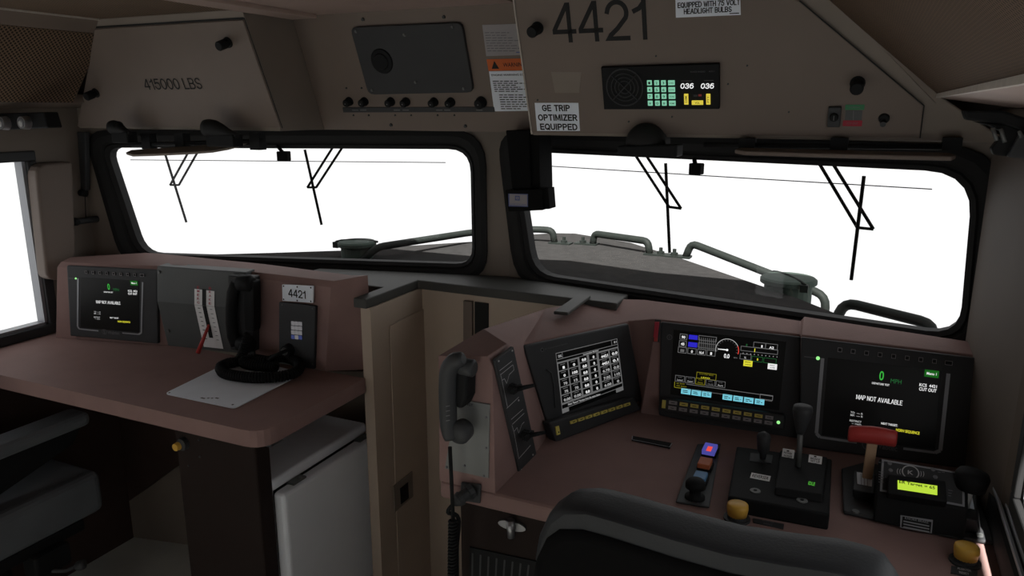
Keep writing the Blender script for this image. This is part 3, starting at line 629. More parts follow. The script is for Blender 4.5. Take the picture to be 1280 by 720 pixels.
# ================================================================== outside: the nose hood
hz = -.70
hp = [atz(*q, hz) for q in ((1080, 404), (1000, 372.5), (925, 347), (850, 321.5), (790, 303), (720, 291.5), (690, 291), (660, 293), (600, 301), (545, 304.5), (500, 307.5), (431, 312.5), (340, 315.5), (265, 317.5))]
poly = [V((.30, 2.42, hz))] + hp + [V((-3.0, 2.5, hz)), V((-2.6, 2.32, hz)), V((-1.06, 2.40, hz)), V((.30, 2.20, hz))]
b = MB(HOODM); b.prism(poly, (0, 0, -1.1)); tag(b.build('nose_hood', bevel=.012), 'gritty grey nose hood of the locomotive seen through the windshields', 'hood')
def rail(label, pts, feet, r=.018, grp='grab rails on the nose hood'):
    t = thing('grab_rail', label, 'handrail', feet[0] if feet else pts[0], grp)
    pts = [V(p) for p in pts]; path = [pts[0]]
    for a, p, c in zip(pts, pts[1:], pts[2:]):
        rr = min(.05, (a - p).length * .45, (c - p).length * .45); s0 = p + (a - p).normalized() * rr; s1 = p + (c - p).normalized() * rr
        path += [s0 * (1 - k) ** 2 + p * 2 * k * (1 - k) + s1 * k * k for k in (0, .25, .5, .75, 1)]
    path.append(pts[-1]); b = MB(RAILM); b.tube(path, r, 12); b.build('rail', t)
    for f, s in feet_s:
        b = MB(RAILM); b.box((f.x - .06 + s * .035, f.y - .03, f.z - .001), (f.x + .06 + s * .035, f.y + .03, f.z + .008)); q = f + V((s * .055, 0, .008)); b.lathe(q, Z, [(0, .018), (.012, .018), (.013, .009), (.03, .009)], 6); b.build('foot', t)
f1 = atz(693, 304, hz); feet_s = [(f1, 1)]
y_ = f1.y; tp = aty(691, 288, y_)
e1 = atz(471, 309, -.64)
rail('long grab rail on the left edge of the nose hood, passing behind the pillar', [f1, tp, V((tp.x - .10, tp.y, tp.z)), aty(590, 290.5, 3.55), e1, V((e1.x - .05, e1.y - .05, hz))], [f1])
f1 = atz(741, 306, hz); f2 = atz(812, 318, hz); feet_s = [(f1, -1), (f2, 1)]
rail('short bolted grab rail in the middle of the nose hood', [f1, aty(743, 292, f1.y), aty(810, 301.5, f2.y), f2], [f1, f2])
f1 = atz(857, 322, hz); p1 = aty(864, 304, f1.y); p2 = aty(1033, 370, 3.37); p3 = p2 - Z * .13; f2 = p3 + V((-.22, -.27, 0)); feet_s = [(f1, -1)]
rail('long grab rail along the right edge of the nose hood, behind the round cap', [f1, p1, p2, p3, f2], [f1, f2])
p1 = atz(1055, 377.5, -.66); p2 = atz(1169, 406, -.66); feet_s = []
rail('nearest grab rail on the nose hood, low in the right windshield', [p1 + V((-.03, -.10, -.09)), p1, p2, p2 + V((-.02, -.10, -.12))], [p1])
def cap(label, c, r, hh, clamp):
    t = thing('filler_cap', label, 'cap', c - Z * hh, 'sand filler caps on the nose hood')
    b = MB(GRGREEN); b.lathe(c - Z * hh, Z, [(0, r * .84), (hh - .02, r * .84)], 24); b.build('neck', t)
    b = MB(GRGREEN); b.lathe(c - Z * .026, Z, [(0, r * .95), (.004, r), (.018, r), (.025, r * .92), (.030, r * .55), (.031, .002)], 28); b.build('lid', t)
    b = MB(RAILM); k = V(clamp).normalized()
    b.tube([c + k * r * 1.12 - Z * .006, c + k * r * .8 + Z * .001, c + Z * .006, c - k * r * .8 + Z * .001, c - k * r * 1.12 - Z * .004], .0055, 8)
    q = c + k * r * 1.08 - Z * .012; b.box((q.x - .014, q.y - .014, q.z - .022), (q.x + .014, q.y + .014, q.z + .006)); b.build('clamp', t)
c = atz(986, 346, -.65); cap('grey-green filler cap standing at the right edge of the nose hood', c, .108, .40, (.55, -.8, 0))
c = atz(446, 301, -.62); cap('dark filler cap standing at the left edge of the nose hood', c, .092, .079, (-.8, -.3, 0))

# ================================================================== left corner of the cab
PW = PL((XL + .055, 0, 0), (0, 1, 0), (0, 0, 1))
b = MB(TAN); b.slab(PW, round_poly([(44, 205), (91, 202), (93, 250), (96, 320), (84, 350), (59, 350)], [16, 5, 8, 14, 8, 10], 4), .055, 0)
tag(b.build('wall_cushion', bevel=.012, seg=3), 'rounded tan padded cushion on the wall beside the left side window', 'cushion')
t = thing('strap_bracket', 'thin dark bracket strip with a cord on the wall by the left windshield', 'bracket', aty(103, 242, 1.90))
q = lat(1.90); b = MB(DGREY); b.slab(q, [(96, 165), (106, 165), (107, 238), (101, 240)], .02, .0); b.build('strip', t, .003)
b = MB(BLACK); b.disc(q, 103, 241, 5, -.012, .012, 3, 12); b.build('end_knob', t)
b = MB(BLACK); b.tube([q.at(106, 240), q.at(107.5, 276)], .0015, 6); b.build('cord', t)
t = thing('wall_hook', 'dark pointed hook on the edge of the tan wall cushion', 'hook', aty(92, 277, 1.86))
c = aty(91, 277, 1.84); b = MB(BLACK); b.lathe(c - V((.032, 0, 0)), (1, .0, .0), [(0, .002), (.02, .011), (.04, .015), (.055, .013), (.062, .009)], 14, True); b.build('hook_body', t)
b = MB(DGREY); c2 = aty(98, 277, 1.86); b.lathe(c2, (0, 1, 0), [(-.02, .010), (.08, .012)], 12); b.build('peg', t)
t = thing('reading_lamp', 'pair of round clear lamps in a dark housing under the left sloped ceiling', 'lamp', aty(18, 160, 1.58))
q = lat(1.58); b = MB(BLACK); b.slab(q, [(-14, 142), (50, 140), (56, 160), (-14, 163)], .05, -.01); b.build('housing', t, .004)
for x, y in ((5, 154), (31, 153.5)):
    b = MB(CHROME); b.disc(q, x, y, 7, -.01, .012, 6.4, 18); b.m(GINK).disc(q, x, y, 5.0, .012, .014, 4.6, 18); b.m(WINK).disc(q, x, y + 1, 3.2, .014, .016, 2.5, 14); b.build('lamp_lens', t)
# right upper corner fixture
t = thing('visor_mount', 'black folding mount with pale tubes in the upper right corner', 'mount', aty(1225, 196, 1.5))
q = lat(1.62)
b = MB(BLACK); b.slab(q, [(1204, 138), (1254, 138), (1296, 152), (1300, 172), (1252, 155), (1208, 150)], .05, 0); b.build('arm', t, .004)
b = MB(BLACK); b.slab(q, [(1217, 152), (1262, 156), (1290, 170), (1268, 197), (1243, 194), (1240, 186), (1256, 166), (1240, 158)], .03, -.01); b.build('plate', t, .003)
b = MB(DGREY); b.slab(q, [(1274, 166), (1300, 165), (1300, 200), (1258, 196)], .02, .012); b.build('flap', t, .003)
for (x0, y0, x1, y1) in ((1241, 160, 1246, 176), (1251, 161, 1256, 178), (1274, 163, 1277, 172)):
    b = MB(STEEL); b.tube([q.at(x0, y0, .012), q.at(x1, y1, .012)], .0035, 8); b.build('tube', t)

# ================================================================== helper's desk (left)
LZ = -.80
LD = flat(LZ)
t = thing('helper_desk', 'maroon desk with a raised back hood along the left side under the left windshield', 'desk', (-2.0, 1.45, -H))
top = round_poly([(-2.64, 1.352), (-1.325, 1.352), (-1.325, 1.80), (-1.50, 1.80), (-2.64, 1.80)], [.001, .06, .001, .001, .001], 5)
b = MB(MAROON); b.prism([(x, y, LZ - .046) for x, y in top], (0, 0, .046)); b.build('desktop', t, .014, 4)
# raised hood along the back
HZ = -.492
fb = [atz(*q, LZ) for q in ((70, 422), (199, 431), (212, 431.5), (320, 443), (407, 464), (464, 462))]
tpx = ((72, 331), (197, 337), (212, 331.5), (320, 343), (414, 352.5), (449.5, 346.5))
bpx = ((88, 321.5), (182, 316), (200, 317), (330, 330), (440, 344), (456, 345.5))
st_ = []
for f, (tx_, ty_), bp_ in zip(fb, tpx, bpx):
    f.x = max(f.x, -2.64)
    yy = f.y + .004 if f is not fb[-1] else f.y - .03
    tf = aty(tx_, ty_, yy); tf.x = max(tf.x, -2.64)
    if abs(tf.z - HZ) > .03: tf.z = HZ + math.copysign(.03, tf.z - HZ)
    tb = atz(*bp_, tf.z + .003); tb.x = max(tb.x, -2.64); tb.y = min(tb.y, wally(tb.x) - .04); tb.y = max(tb.y, tf.y + .02)
    kn = f.lerp(tf, .94); k2 = tf + V((0, .014, 0)) if f is not fb[-1] else tf + V((-.008, .004, 0))
    st_.append([f, kn, k2, tb, V((tb.x, tb.y + .004, LZ))])
b = MB(MAROON); b.loft(st_, smooth=True); o = b.build('back_hood', t, .003); o.data.set_sharp_from_angle(angle=math.radians(35))
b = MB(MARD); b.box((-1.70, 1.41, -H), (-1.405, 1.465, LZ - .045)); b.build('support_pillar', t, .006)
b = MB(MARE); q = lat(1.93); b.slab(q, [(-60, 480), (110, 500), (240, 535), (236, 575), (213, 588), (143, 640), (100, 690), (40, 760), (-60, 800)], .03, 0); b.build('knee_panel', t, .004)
b = MB(DGREY); b.box((-1.40, 1.42, LZ - .075), (-1.36, 1.47, LZ - .046)); b.build('bracket', t, .004)
q = lat(1.41); b = MB(DGREY)
for x, y in ((249, 550), (250, 571), (236, 582)): b = MB(DGREY); b.disc(q, x, y, 1.3, 0, .003, 1, 8); b.build('bolt', t)
t = thing('push_button', 'yellow push button on the maroon pillar under the left desk', 'button', q.at(228, 562))
b = MB(DGREY); b.disc(q, 231, 554, 7.5, -.001, .014, 7, 18); b.build('collar', t)
b = MB(YELLOW); b.disc(q, 228, 555, 5, .012, .026, 4.2, 18); b.build('button_cap', t)

def linspace(a, b, n): return [a + (b - a) * i / (n - 1) for i in range(n)]
def map_display(pl, nm, px, LED, names_big, back=.05, kx=1.0):
    """position-train-control display; px maps (0..1, 0..1) of the bezel to photo points"""
    def g(s, t_):
        (a, b_, c, d) = px; x = (a[0] * (1 - s) + b_[0] * s) * (1 - t_) + (d[0] * (1 - s) + c[0] * s) * t_
        y = (a[1] * (1 - s) + b_[1] * s) * (1 - t_) + (d[1] * (1 - s) + c[1] * s) * t_; return x, y
    W = px[1][0] - px[0][0]; Hh = px[3][1] - px[0][1]
    b = MB(BEZEL); b.slab(pl, px, back, 0); b.build('housing', nm, .004)
    b = MB(SCRN); b.slab(pl, [g(.155, .155), g(.80, .155), g(.785, .865), g(.125, .865)], .001, .001); sc = b.build('screen', nm)
    b = MB(LINEG)
    for kk_, (p, q_) in enumerate((((.125, .17), (.095, .855)), ((.095, .855), (.115, .885)), ((.115, .885), (.33, .89)), ((.60, .89), (.785, .89)), ((.785, .89), (.815, .865)), ((.815, .865), (.84, .17)))):
        if kk_ == 3: b.build('silver_trim', nm); b = MB(LINEG)
        b.ln(pl, g(*p), g(*q_), W * .017 if abs(p[0] - q_[0]) < .05 else W * .012, .0016)
    b.build('silver_trim', nm)
    for i in range(9):
        s = (.222, .297, .373, .449, .526, .603, .680, .757, .838)[i]; x, y = g(s, .075)
        b = MB(BLACK); b.rb(pl, x, y, W * (.030 if i < 8 else .048), Hh * .042, 0, .003); b.m(GKEY).fr(pl, x, y, W * (.026 if i < 8 else .044), Hh * .040, W * .003, .0035); b.build('key', nm)
    b = MB(DINK); b.m(DINK).rc(pl, *g(.055, .175), W * .07, Hh * .010, .001)
    c = g(.395, .895); b.m(DINK); k = pl.at(*c); sc_ = k.length / F * W * .028
    b.loft([circ(pl, k, sc_, .0008), circ(pl, k, sc_ * .84, .0012)], cap=False); b.tx(pl, 'S', *c, W * .022, Hh * .05, .02, d=.0012)
    b.tx(pl, 'Wabtec', *g(.50, .897), W * .13, Hh * .05, .02, d=.0012); b.build('maker_lettering', nm)
    b = MB(E_LED); b.disc(pl, *g(.098, .175), W * .010, 0, .002, W * .008, 10); b.build('status_lamp', nm)
    D = .0018
    b = MB(E_GR); b.tx(pl, '0', *g(.462, .262), W * .026, Hh * .085, .012, d=D)
    b.m(E_GD).tx(pl, 'MPH', *g(.545, .297), W * .062, Hh * .040, .0, d=D)
    b.m(E_W).tx(pl, 'DEPARTURE TEST', *g(.458, .338), W * .10, Hh * .018, .01, d=D)
    b.st(pl, 'MAP NOT AVAILABLE', *g(.452, .482), W * .265, Hh * .042, .11, d=D)
    b.tx(pl, 'KCS  4421', *g(.728, .300), W * .10, Hh * .028, .02, d=D); b.tx(pl, 'CUT OUT', *g(.727, .338), W * .10, Hh * .030, .02, d=D)
    b.m(E_W3).tx(pl, 'TO:  ---- ft', *g(.325, .625), W * .07, Hh * .018, .02, d=D); b.tx(pl, 'MP:  ---- ft', *g(.325, .650), W * .07, Hh * .018, .02, d=D)
    b.tx(pl, 'RESTRICT', *g(.320, .700), W * .068, Hh * .018, .02, d=D); b.tx(pl, '-- mph', *g(.325, .725), W * .055, Hh * .016, .02, d=D)
    b.m(E_W).tx(pl, 'NEXT TARGET:', *g(.515, .690), W * .095, Hh * .020, .01, d=D)
    b.m(E_Y).tx(pl, 'HORN SEQUENCE', *g(.622, .735), W * .135, Hh * .030, .02, d=D)
    x, y = g(.745, .190); b.m(E_GB).rc(pl, x, y, W * .082, Hh * .065, .0015); b.m(E_W).tx(pl, 'Menu 1', x, y, W * .056, Hh * .024, .02, d=D + .0003)
    b.build('screen_readout', sc)

# left monitor
S1 = PL(fb[0], fb[1] - fb[0], Z)
t = thing('map_monitor', 'black map display at the left end of the left desk', 'monitor', atz(140, 424, LZ))
map_display(S1.off(.012), t, [(83, 332), (196.5, 338), (197.5, 430), (87.5, 420)], 0, 0, .03)
# emergency brake panel, bent in the middle
t = thing('emergency_brake_panel', 'dark grey panel with a white scale and a red pointer in the left desk hood', 'panel', atz(266, 437, LZ))
ua = (atz(320, 443, LZ) - atz(212, 431.5, LZ)).normalized()
S2 = PL(atz(212, 431.5, LZ) + V((0, -.012, 0)), ua, Z)
wl = (atz(320, 443, LZ) - atz(212, 431.5, LZ)).length; zc = .165
a3 = S2.pt(0, 0, 0)
BU = PL(S2.pt(0, zc, .022), ua, Z * math.cos(math.radians(8)) - S2.n * math.sin(math.radians(8)))
lowv = (S2.pt(0, zc, .022) - S2.pt(0, 0, -.005)).normalized(); BLW = PL(S2.pt(0, 0, -.005), ua, lowv)
k = BU.uv(266, 337.5)[1]; zt = zc + k; b = MB(GREY)
b.prism([S2.pt(0, 0, -.005), S2.pt(0, zc, .022), BU.pt(0, k), S2.pt(0, zt, -.045), S2.pt(0, 0, -.05)], ua * wl); b.build('panel_body', t, .003)
zm = BLW
b = MB(WHITE)
U = BU.off(.002); Lw = BLW.off(.002)
x0 = U.uv(243, 362)[0]; x1 = U.uv(268, 364)[0]
b.poly([U.pt(x0, 0), U.pt(x1, 0), U.pt(x1, U.uv(256, 363)[1]), U.pt(x0, U.uv(256, 362)[1])])
lv = lowv.dot(S2.pt(0, zc, .022) - S2.pt(0, 0, -.005))
b.poly([Lw.pt(x0, .012), Lw.pt(x1, .012), Lw.pt(x1, lv), Lw.pt(x0, lv)])
xm = (x0 + x1) / 2; hw = (x1 - x0) / 2
b.m(INK); D = .0008
b.poly([U.pt(xm - hw * .2, 0, D), U.pt(xm + hw * .2, 0, D), U.pt(xm + hw * .2, .055, D), U.pt(xm - hw * .2, .055, D)])
b.poly([Lw.pt(xm - hw * .2, .05, D), Lw.pt(xm + hw * .2, .05, D), Lw.pt(xm + hw * .2, lv, D), Lw.pt(xm - hw * .2, lv, D)])
def utx(pl, s, u0, v0, wd, ht, m, bold=.01):
    vs, fs = glyphs(s, bold); b.m(m); bv = [b.bm.verts.new(pl.pt(u0 + wd * x, v0 + ht * y, D)) for x, y in vs]
    for f in fs: b.face([bv[i] for i in f])
for i, (l, r) in enumerate(zip('EMERG', 'BRAKE')):
    utx(U, l, xm - hw * .72, .055 - i * .0125, hw * .25, .008, REDD); utx(U, r, xm + hw * .46, .055 - i * .0125, hw * .25, .008, REDD)
for i in range(8):
    v = lv - .012 - i * .016
    if v > .02: b.m(GINK).poly([Lw.pt(xm - hw * .7, v, D), Lw.pt(xm - hw * .45, v, D), Lw.pt(xm - hw * .45, v + .003, D), Lw.pt(xm - hw * .7, v + .003, D)]); b.poly([Lw.pt(xm + hw * .5, v, D), Lw.pt(xm + hw * .75, v, D), Lw.pt(xm + hw * .75, v + .002, D), Lw.pt(xm + hw * .5, v + .002, D)])
b.build('scale_plate', t)
b = MB(RED); pa = Lw.pt(xm + hw * .1, .10, .002); pb = Lw.pt(xm - hw * .72, .012, .045); b.tube([pa, pa.lerp(pb, .55), pb], [.004, .006, .0075], 8); b.build('pointer_lever', t)
for u_, v_, p_ in ((.03, .10, U), (.97, .08, U), (.06, .06, Lw)): b = MB(STEEL); b.lathe(p_.pt(wl * u_, v_), p_.n, [(-.002, .006), (.003, .005)], 10); b.build('screw', t)

def handset(name, label, plf, top, bot, wd, earside, cradle, cord_pts, group=None, sc=1.0):
    pass
# left telephone
t = thing('telephone', 'black telephone handset hung upright on the grey panel of the left desk', 'telephone', atz(303, 440, LZ))
q = S2.off(.05)
b = MB(BEZEL); b.slab(S2.off(.02), [(287, 343), (318, 346), (318, 440), (290, 436)], .045, .012); b.build('cradle', t, .006, 3)
pts = [q.at(*p) for p in ((296, 352), (291, 366), (289, 385), (289, 404), (291, 420), (295, 432))]
b = MB(BLACK); b.tube(pts, [.017, .019, .018, .018, .019, .017], 12); b.build('handle', t)
for (x, y) in ((301, 354), (301, 430)):
    b = MB(BLACK); c = q.at(x, y); b.lathe(c - q.u * .012 - q.n * .005, q.u, [(0, .018), (.004, .026), (.045, .027), (.055, .018)], 18, True); b.build('earpiece' if y < 400 else 'mouthpiece', t)
b = MB(BLACK); b.slab(q, [(304, 350), (318, 352), (318, 415), (306, 412)], .04, .004); b.build('switch_hook', t, .006)
# coiled cord lying in a loop on the desk
LDh = flat(LZ + .022)
loop = [(312, 441), (300, 449), (285, 454), (276, 459), (280, 466), (296, 470), (320, 472), (345, 471), (366, 467), (374, 460), (372, 453), (362, 448), (352, 446), (336, 451), (318, 449), (304, 452), (312, 456), (330, 458), (346, 459)]
lp_ = [LDh.at(*p) for p in loop]; lp_[0] = lp_[0] + V((0, 0, .06))
def spline(ps, n):
    out = []
    for i in range(len(ps) - 1):
        p0, p1, p2, p3 = ps[max(i - 1, 0)], ps[i], ps[i + 1], ps[min(i + 2, len(ps) - 1)]
        for k in range(n):
            s = k / n; out.append(.5 * ((2 * p1) + (p2 - p0) * s + (2 * p0 - 5 * p1 + 4 * p2 - p3) * s * s + (3 * p1 - p0 - 3 * p2 + p3) * s ** 3))
    return out + [ps[-1]]
def coil(b, path, r, wire, pitch):
    L = 0; pts = []; last = path[0]; acc = [0]
    for a, c in zip(path, path[1:]): acc.append(acc[-1] + (c - a).length)
    n = int(acc[-1] / pitch * 8); j = 0
    for i in range(n + 1):
        s = acc[-1] * i / n
        while j < len(acc) - 2 and acc[j + 1] < s: j += 1
        f = (s - acc[j]) / max(acc[j + 1] - acc[j], 1e-6); p = path[j].lerp(path[j + 1], f); tg = (path[j + 1] - path[j]).normalized()
        e = Z if abs(tg.z) < .8 else V((1, 0, 0)); e = (e - tg * e.dot(tg)).normalized(); g = tg.cross(e); an = 2 * math.pi * i / 8
        pts.append(p + (e * math.cos(an) + g * math.sin(an)) * r)
    b.tube(pts, wire, 5)
b = MB(BLACK); coil(b, spline(lp_, 8), .0135, .0042, .0085); b.build('coiled_cord', t)
# nameplate and keypad
S3 = PL(atz(350, 452, LZ) + V((0, -.004, 0)), (atz(407, 464, LZ) - atz(320, 443, LZ)) , Z)
S3 = PL(V((0, S3.o.y, 0)), (1, -.0, 0), Z)
yk = atz(395, 461, LZ).y; S3 = lat(yk - .004)
t = thing('number_plate', 'white riveted number plate above the keypad on the left desk hood', 'plate', S3.at(371, 378))
b = MB(PAPER); b.slab(S3, [(353, 355.5), (392, 357.5), (391.5, 378.5), (353.5, 376)], .006, .002); b.build('plate', t, .001)
b = MB(INK); b.st(S3, '4421', 372, 367, 22, 10, .15, d=.0028)
for x, y in ((355, 357.5), (372, 358.5), (389, 359.5), (355, 374), (372, 375.5), (389, 376.5)): b.disc(S3, x, y, 1.1, .002, .003, .8, 8)
b.build('lettering', t)
t = thing('keypad_unit', 'dark grey keypad unit under the number plate on the left desk hood', 'keypad', atz(373, 458, LZ))
b = MB(DGREY); b.slab(S3, [(350, 377), (396, 382), (394, 461), (350, 452)], .012, .006); b.build('unit_body', t, .003)
KP = S3.off(.006)
for r in range(4):
    for c in range(3):
        b = MB(KEYB if r == 3 and c != 1 else KEYW); b.rb(KP, 366.5 + c * 4.6 + r * .0, 404 + r * 5.7 + c * .35, 3.6, 4.5, 0, .003); b.build('key', t)
for x, y in ((353, 381), (391, 386), (391, 455)): b = MB(STEEL); b.disc(KP, x, y, 1.0, 0, .002, .8, 8); b.build('screw', t)
b = MB(BLACK); b.disc(KP, 362, 437, 8, 0, .02, 7, 16); b.m(STEEL).disc(KP, 361, 437, 5, .02, .026, 4, 12); b.m(BLACK); c = KP.at(361, 437, .02)
b.tube(spline([c, c + V((-.02, -.03, -.01)), c + V((-.05, -.035, -.03))], 5), .006, 8); b.build('cord_socket', t)
# writing plate
b = MB(PAPER); b.slab(LD, round_poly([(206, 493.5), (300, 447.5), (379, 468), (293, 512)], [5, 3, 3, 5], 3), .004, .005)
b.m(INK); b.disc(LD, 212, 493, 1.5, .005, .0055, 1.2, 8); b.disc(LD, 291, 508, 1.7, .005, .0055, 1.4, 8)
lines(b, LD, 250, 499, 275, 501, 1, 1.5, GINK, 2, .0056)
tag(b.build('writing_plate', bevel=.001), 'pale grey writing plate lying on the left desk under the coiled cord', 'plate')

# ================================================================== refrigerator
t = thing('refrigerator', 'small white refrigerator standing behind the pillar of the left desk', 'refrigerator', (-1.63, 1.69, -H))
b = MB(FRIDGE); b.box((-1.72, 1.475, -H), (-1.425, 1.90, -1.035)); b.build('cabinet_body', t, .008)
b = MB(FRIDGE); b.box((-1.725, 1.465, -1.035), (-1.405, 1.905, -1.0)); b.build('top_panel', t, .010, 3)
b = MB(BLK2); b.box((-1.425, 1.485, -H + .04), (-1.415, 1.895, -1.045)); b.build('door_gasket', t)
b = MB(FRIDGE); b.box((-1.415, 1.470, -H + .04), (-1.372, 1.905, -1.04)); b.build('door', t, .012, 3)
for y in (1.875, 1.56):
    b = MB(STEEL); b.box((-1.412, y - .035, -1.043), (-1.385, y + .02, -1.034)); b.lathe((-1.393, y, -1.04), Z, [(0, .006), (.012, .006)], 10)
    b.build('hinge' if y > 1.7 else 'door_catch', t, .002)

# ================================================================== left seat
t = thing('seat', 'dark helper seat tucked under the left desk', 'seat', (-2.43, 1.2, -H))
b = MB(VINYS); b.box((-2.62, 1.02, -1.35), (-2.27, 1.575, -1.20)); b.build('seat_cushion', t, .03, 4)
b = MB(VINB); b.prism([(-2.60, .96, -1.30), (-2.28, .96, -1.30), (-2.28, 1.06, -1.28), (-2.60, 1.06, -1.28)], (0, -.10, .60)); b.build('backrest', t, .03, 3)
b = MB(VINYS); b.box((-2.40, 1.10, -1.045), (-2.30, 1.585, -.995)); b.build('armrest', t, .02, 3)
b = MB(BLACK); b.prism([(-2.37, 1.12, -1.045), (-2.37, 1.57, -1.045), (-2.37, 1.53, -1.10), (-2.37, 1.25, -1.17), (-2.37, 1.12, -1.17)], (.04, 0, 0)); b.build('arm_bracket', t, .006)
b = MB(BLACK); b.box((-2.60, 1.05, -1.39), (-2.285, 1.50, -1.35)); b.build('seat_pan', t, .006)
b = MB(BLACK); b.lathe((-2.44, 1.24, -H), Z, [(0, .17), (.02, .17), (.04, .09), (.37, .08)], 20); b.build('pedestal', t)
b = MB(BLACK); b.box((-2.32, 1.30, -1.46), (-2.25, 1.42, -1.38)); b.build('slide_block', t, .01)
b = MB(DGREY); c = V((-2.27, 1.33, -1.44)); b.tube([c, c + V((.04, .05, -.02)), c + V((.075, .07, .0))], .007, 8); b.lathe(c + V((.065, .065, -.008)), (1, .5, .4), [(0, .008), (.01, .016), (.03, .016), (.036, .008)], 12, True); b.build('lever', t)

# ================================================================== engineer's desk (right)
DZ = -.80; DP = flat(DZ)
YL, XS = 1.325, -.652
M1 = tilted(atz(690, 546, DZ), 63.8, 14)
M2 = tilted(atz(985, 546, DZ), 2.0, 14)
M3 = tilted(atz(1005, 560, DZ), .8, 14)
HT = -.497
SP_ = PL((XS, 0, 0), (0, 1, 0), Z); LA_ = lat(YL)
t = thing('control_desk', "maroon engineer's control desk wrapping round the right side of the cab", 'desk', (-.2, 1.6, -H))
b = MB(MAROON)
out = [(-.79, YL), (.298, YL), (.298, 1.99), (-.45, 2.02), (-.62, 1.98), (-.74, 1.75), (-.79, 1.5)]
b.prism([(x, y, DZ - .042) for x, y in out], (0, 0, .042)); b.build('desktop', t, .010, 3)
L1 = (atz(803, 506, DZ) - M1.o).length
o_ = -.008
bf = [V((XS, YL, DZ)), V((XS, YL + .235, DZ)), M1.pt(-.01, 0, o_), M1.pt(L1, 0, o_), M2.pt(-.375, 0, o_), M2.pt(-.10, 0, o_), M2.at(1000, 557, o_), M3.at(1001.5, 559, o_), M3.pt(.10, 0, o_), V((.297, M3.pt(.29, 0, o_).y, DZ))]
tf = [SP_.at(617, 447) + V((-.006, 0, 0)), SP_.at(641, 431.5) + V((-.006, 0, 0)), M1.at(653.5, 430, o_), M1.at(787, 402.5, o_), M2.at(821, 400, o_), M2.at(955, 414, o_), M2.at(1000.5, 419, o_), M3.at(1002, 419.5, o_), M3.at(1105, 431.5, o_), M3.at(1224, 446, o_)]
tf[0].y = YL
tb = [(557, 443), (604, 411), (680, 385), (752, 372), (805, 374.5), (960, 389), (1003, 394), (1006, 394.4), (1100, 406), (1222, 424)]
st_ = []
for k, (f, a_, p) in enumerate(zip(bf, tf, tb)):
    q_ = atz(*p, a_.z + .012); q_.y = min(q_.y, wally(q_.x) - .05); q_.y = max(q_.y, YL); q_.x = max(q_.x, -.79)
    if k == 0: q_ = V((-.785, YL, LA_.at(557, 446).z))
    if k == len(bf) - 1: a_.x = q_.x = .297
    dr = (q_ - a_); dr.z = 0; dr.normalize()
    st_.append([f, f.lerp(a_, .93), a_ + dr * .010, q_, V((q_.x if k else -.79, q_.y + .003 * (k > 0), DZ))])
b = MB(MAROON); b.loft(st_, smooth=True); o = b.build('console_hood', t, .006, 3); o.data.set_sharp_from_angle(angle=math.radians(42))
HT = st_[3][2].z
q = lat(YL + .03); zb = -H
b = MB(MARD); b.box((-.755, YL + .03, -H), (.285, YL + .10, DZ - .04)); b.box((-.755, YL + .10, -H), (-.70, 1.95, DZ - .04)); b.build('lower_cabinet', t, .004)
b = MB(BLACK); b.slab(q, [(588, 683), (676, 702), (672, 760), (588, 760)], .006, .004)
for i in range(9): b.m(DGREY).ln(q, (592 + i * 10, 690 + i * 2.1), (591 + i * 9.5, 745), 2.2, .005)
b.build('vent_grille', t)
b = MB(CHROME)
c = q.at(641, 656); b.loft([[c + q.u * .033 * math.cos(a) + q.v * .011 * math.sin(a) + q.n * d for a in [2 * math.pi * k / 20 for k in range(20)]] for d in (0, .006)])
b.tube([q.at(638, 650, .012), q.at(639, 672, .014)], [.010, .008], 10); b.build('t_handle', t)
a_, c_ = atz(692, 389, -.54), atz(722, 368, -.54); sd = V((.040, .004, 0))
b = MB(COUNTER); b.prism([a_, a_ + sd, c_ + sd, c_], (0, 0, -.009)); b.build('hinge_strap', t, .002)
# ---- right telephone
LA = lat(YL)
t = thing('telephone', 'black telephone handset hanging at the left end of the control desk', 'telephone', LA.at(572, 560))
b = MB(BLACK); b.slab(LA, [(573, 458), (597, 452), (596, 490), (590, 503), (573, 497)], .045, .046); b.build('cradle', t, .008, 3)
q = LA.off(.05)
pts = [q.at(*p) for p in ((580, 449), (568, 452), (561, 464), (559.5, 485), (560, 510), (561, 532), (565, 548))]
b = MB(DGREY); b.tube(spline(pts, 4), [.010, .015, .0165, .0175, .018, .018, .0185, .0185, .0185, .0185, .0185, .0185, .0185, .0185, .0185, .0185, .0185, .0185, .0185, .018, .018, .018, .018, .0175, .016], 14); b.build('handle', t)
b = MB(DGREY); c = q.at(574, 541); b.lathe(c - q.n * .012, q.n, [(-.014, .016), (-.01, .023), (.012, .025), (.02, .021), (.022, .004)], 22, True); b.build('mouthpiece', t)
b = MB(DGREY); c = q.at(578, 462); b.lathe(c - q.n * .016, q.u, [(-.02, .014), (-.01, .018), (.016, .018), (.02, .013)], 20, True); b.build('earpiece', t)
b = MB(GINK); qq = q.off(.019)
for y in (508, 514, 520, 526): b.ln(qq, (557.5, y), (562.5, y - 1), .9, .0006)
b.build('handle_marking', t)
b = MB(BLACK); c0 = q.at(566, 556) - V((0, .012, 0)); c1 = aty(566.5, 650, c0.y); c2 = aty(565, 760, c0.y)
b.tube([c0, c1], .0042, 8); coil(b, [c1 + (c2 - c1) * k / 12 for k in range(13)], .0085, .0033, .0078); b.build('coiled_cord', t)
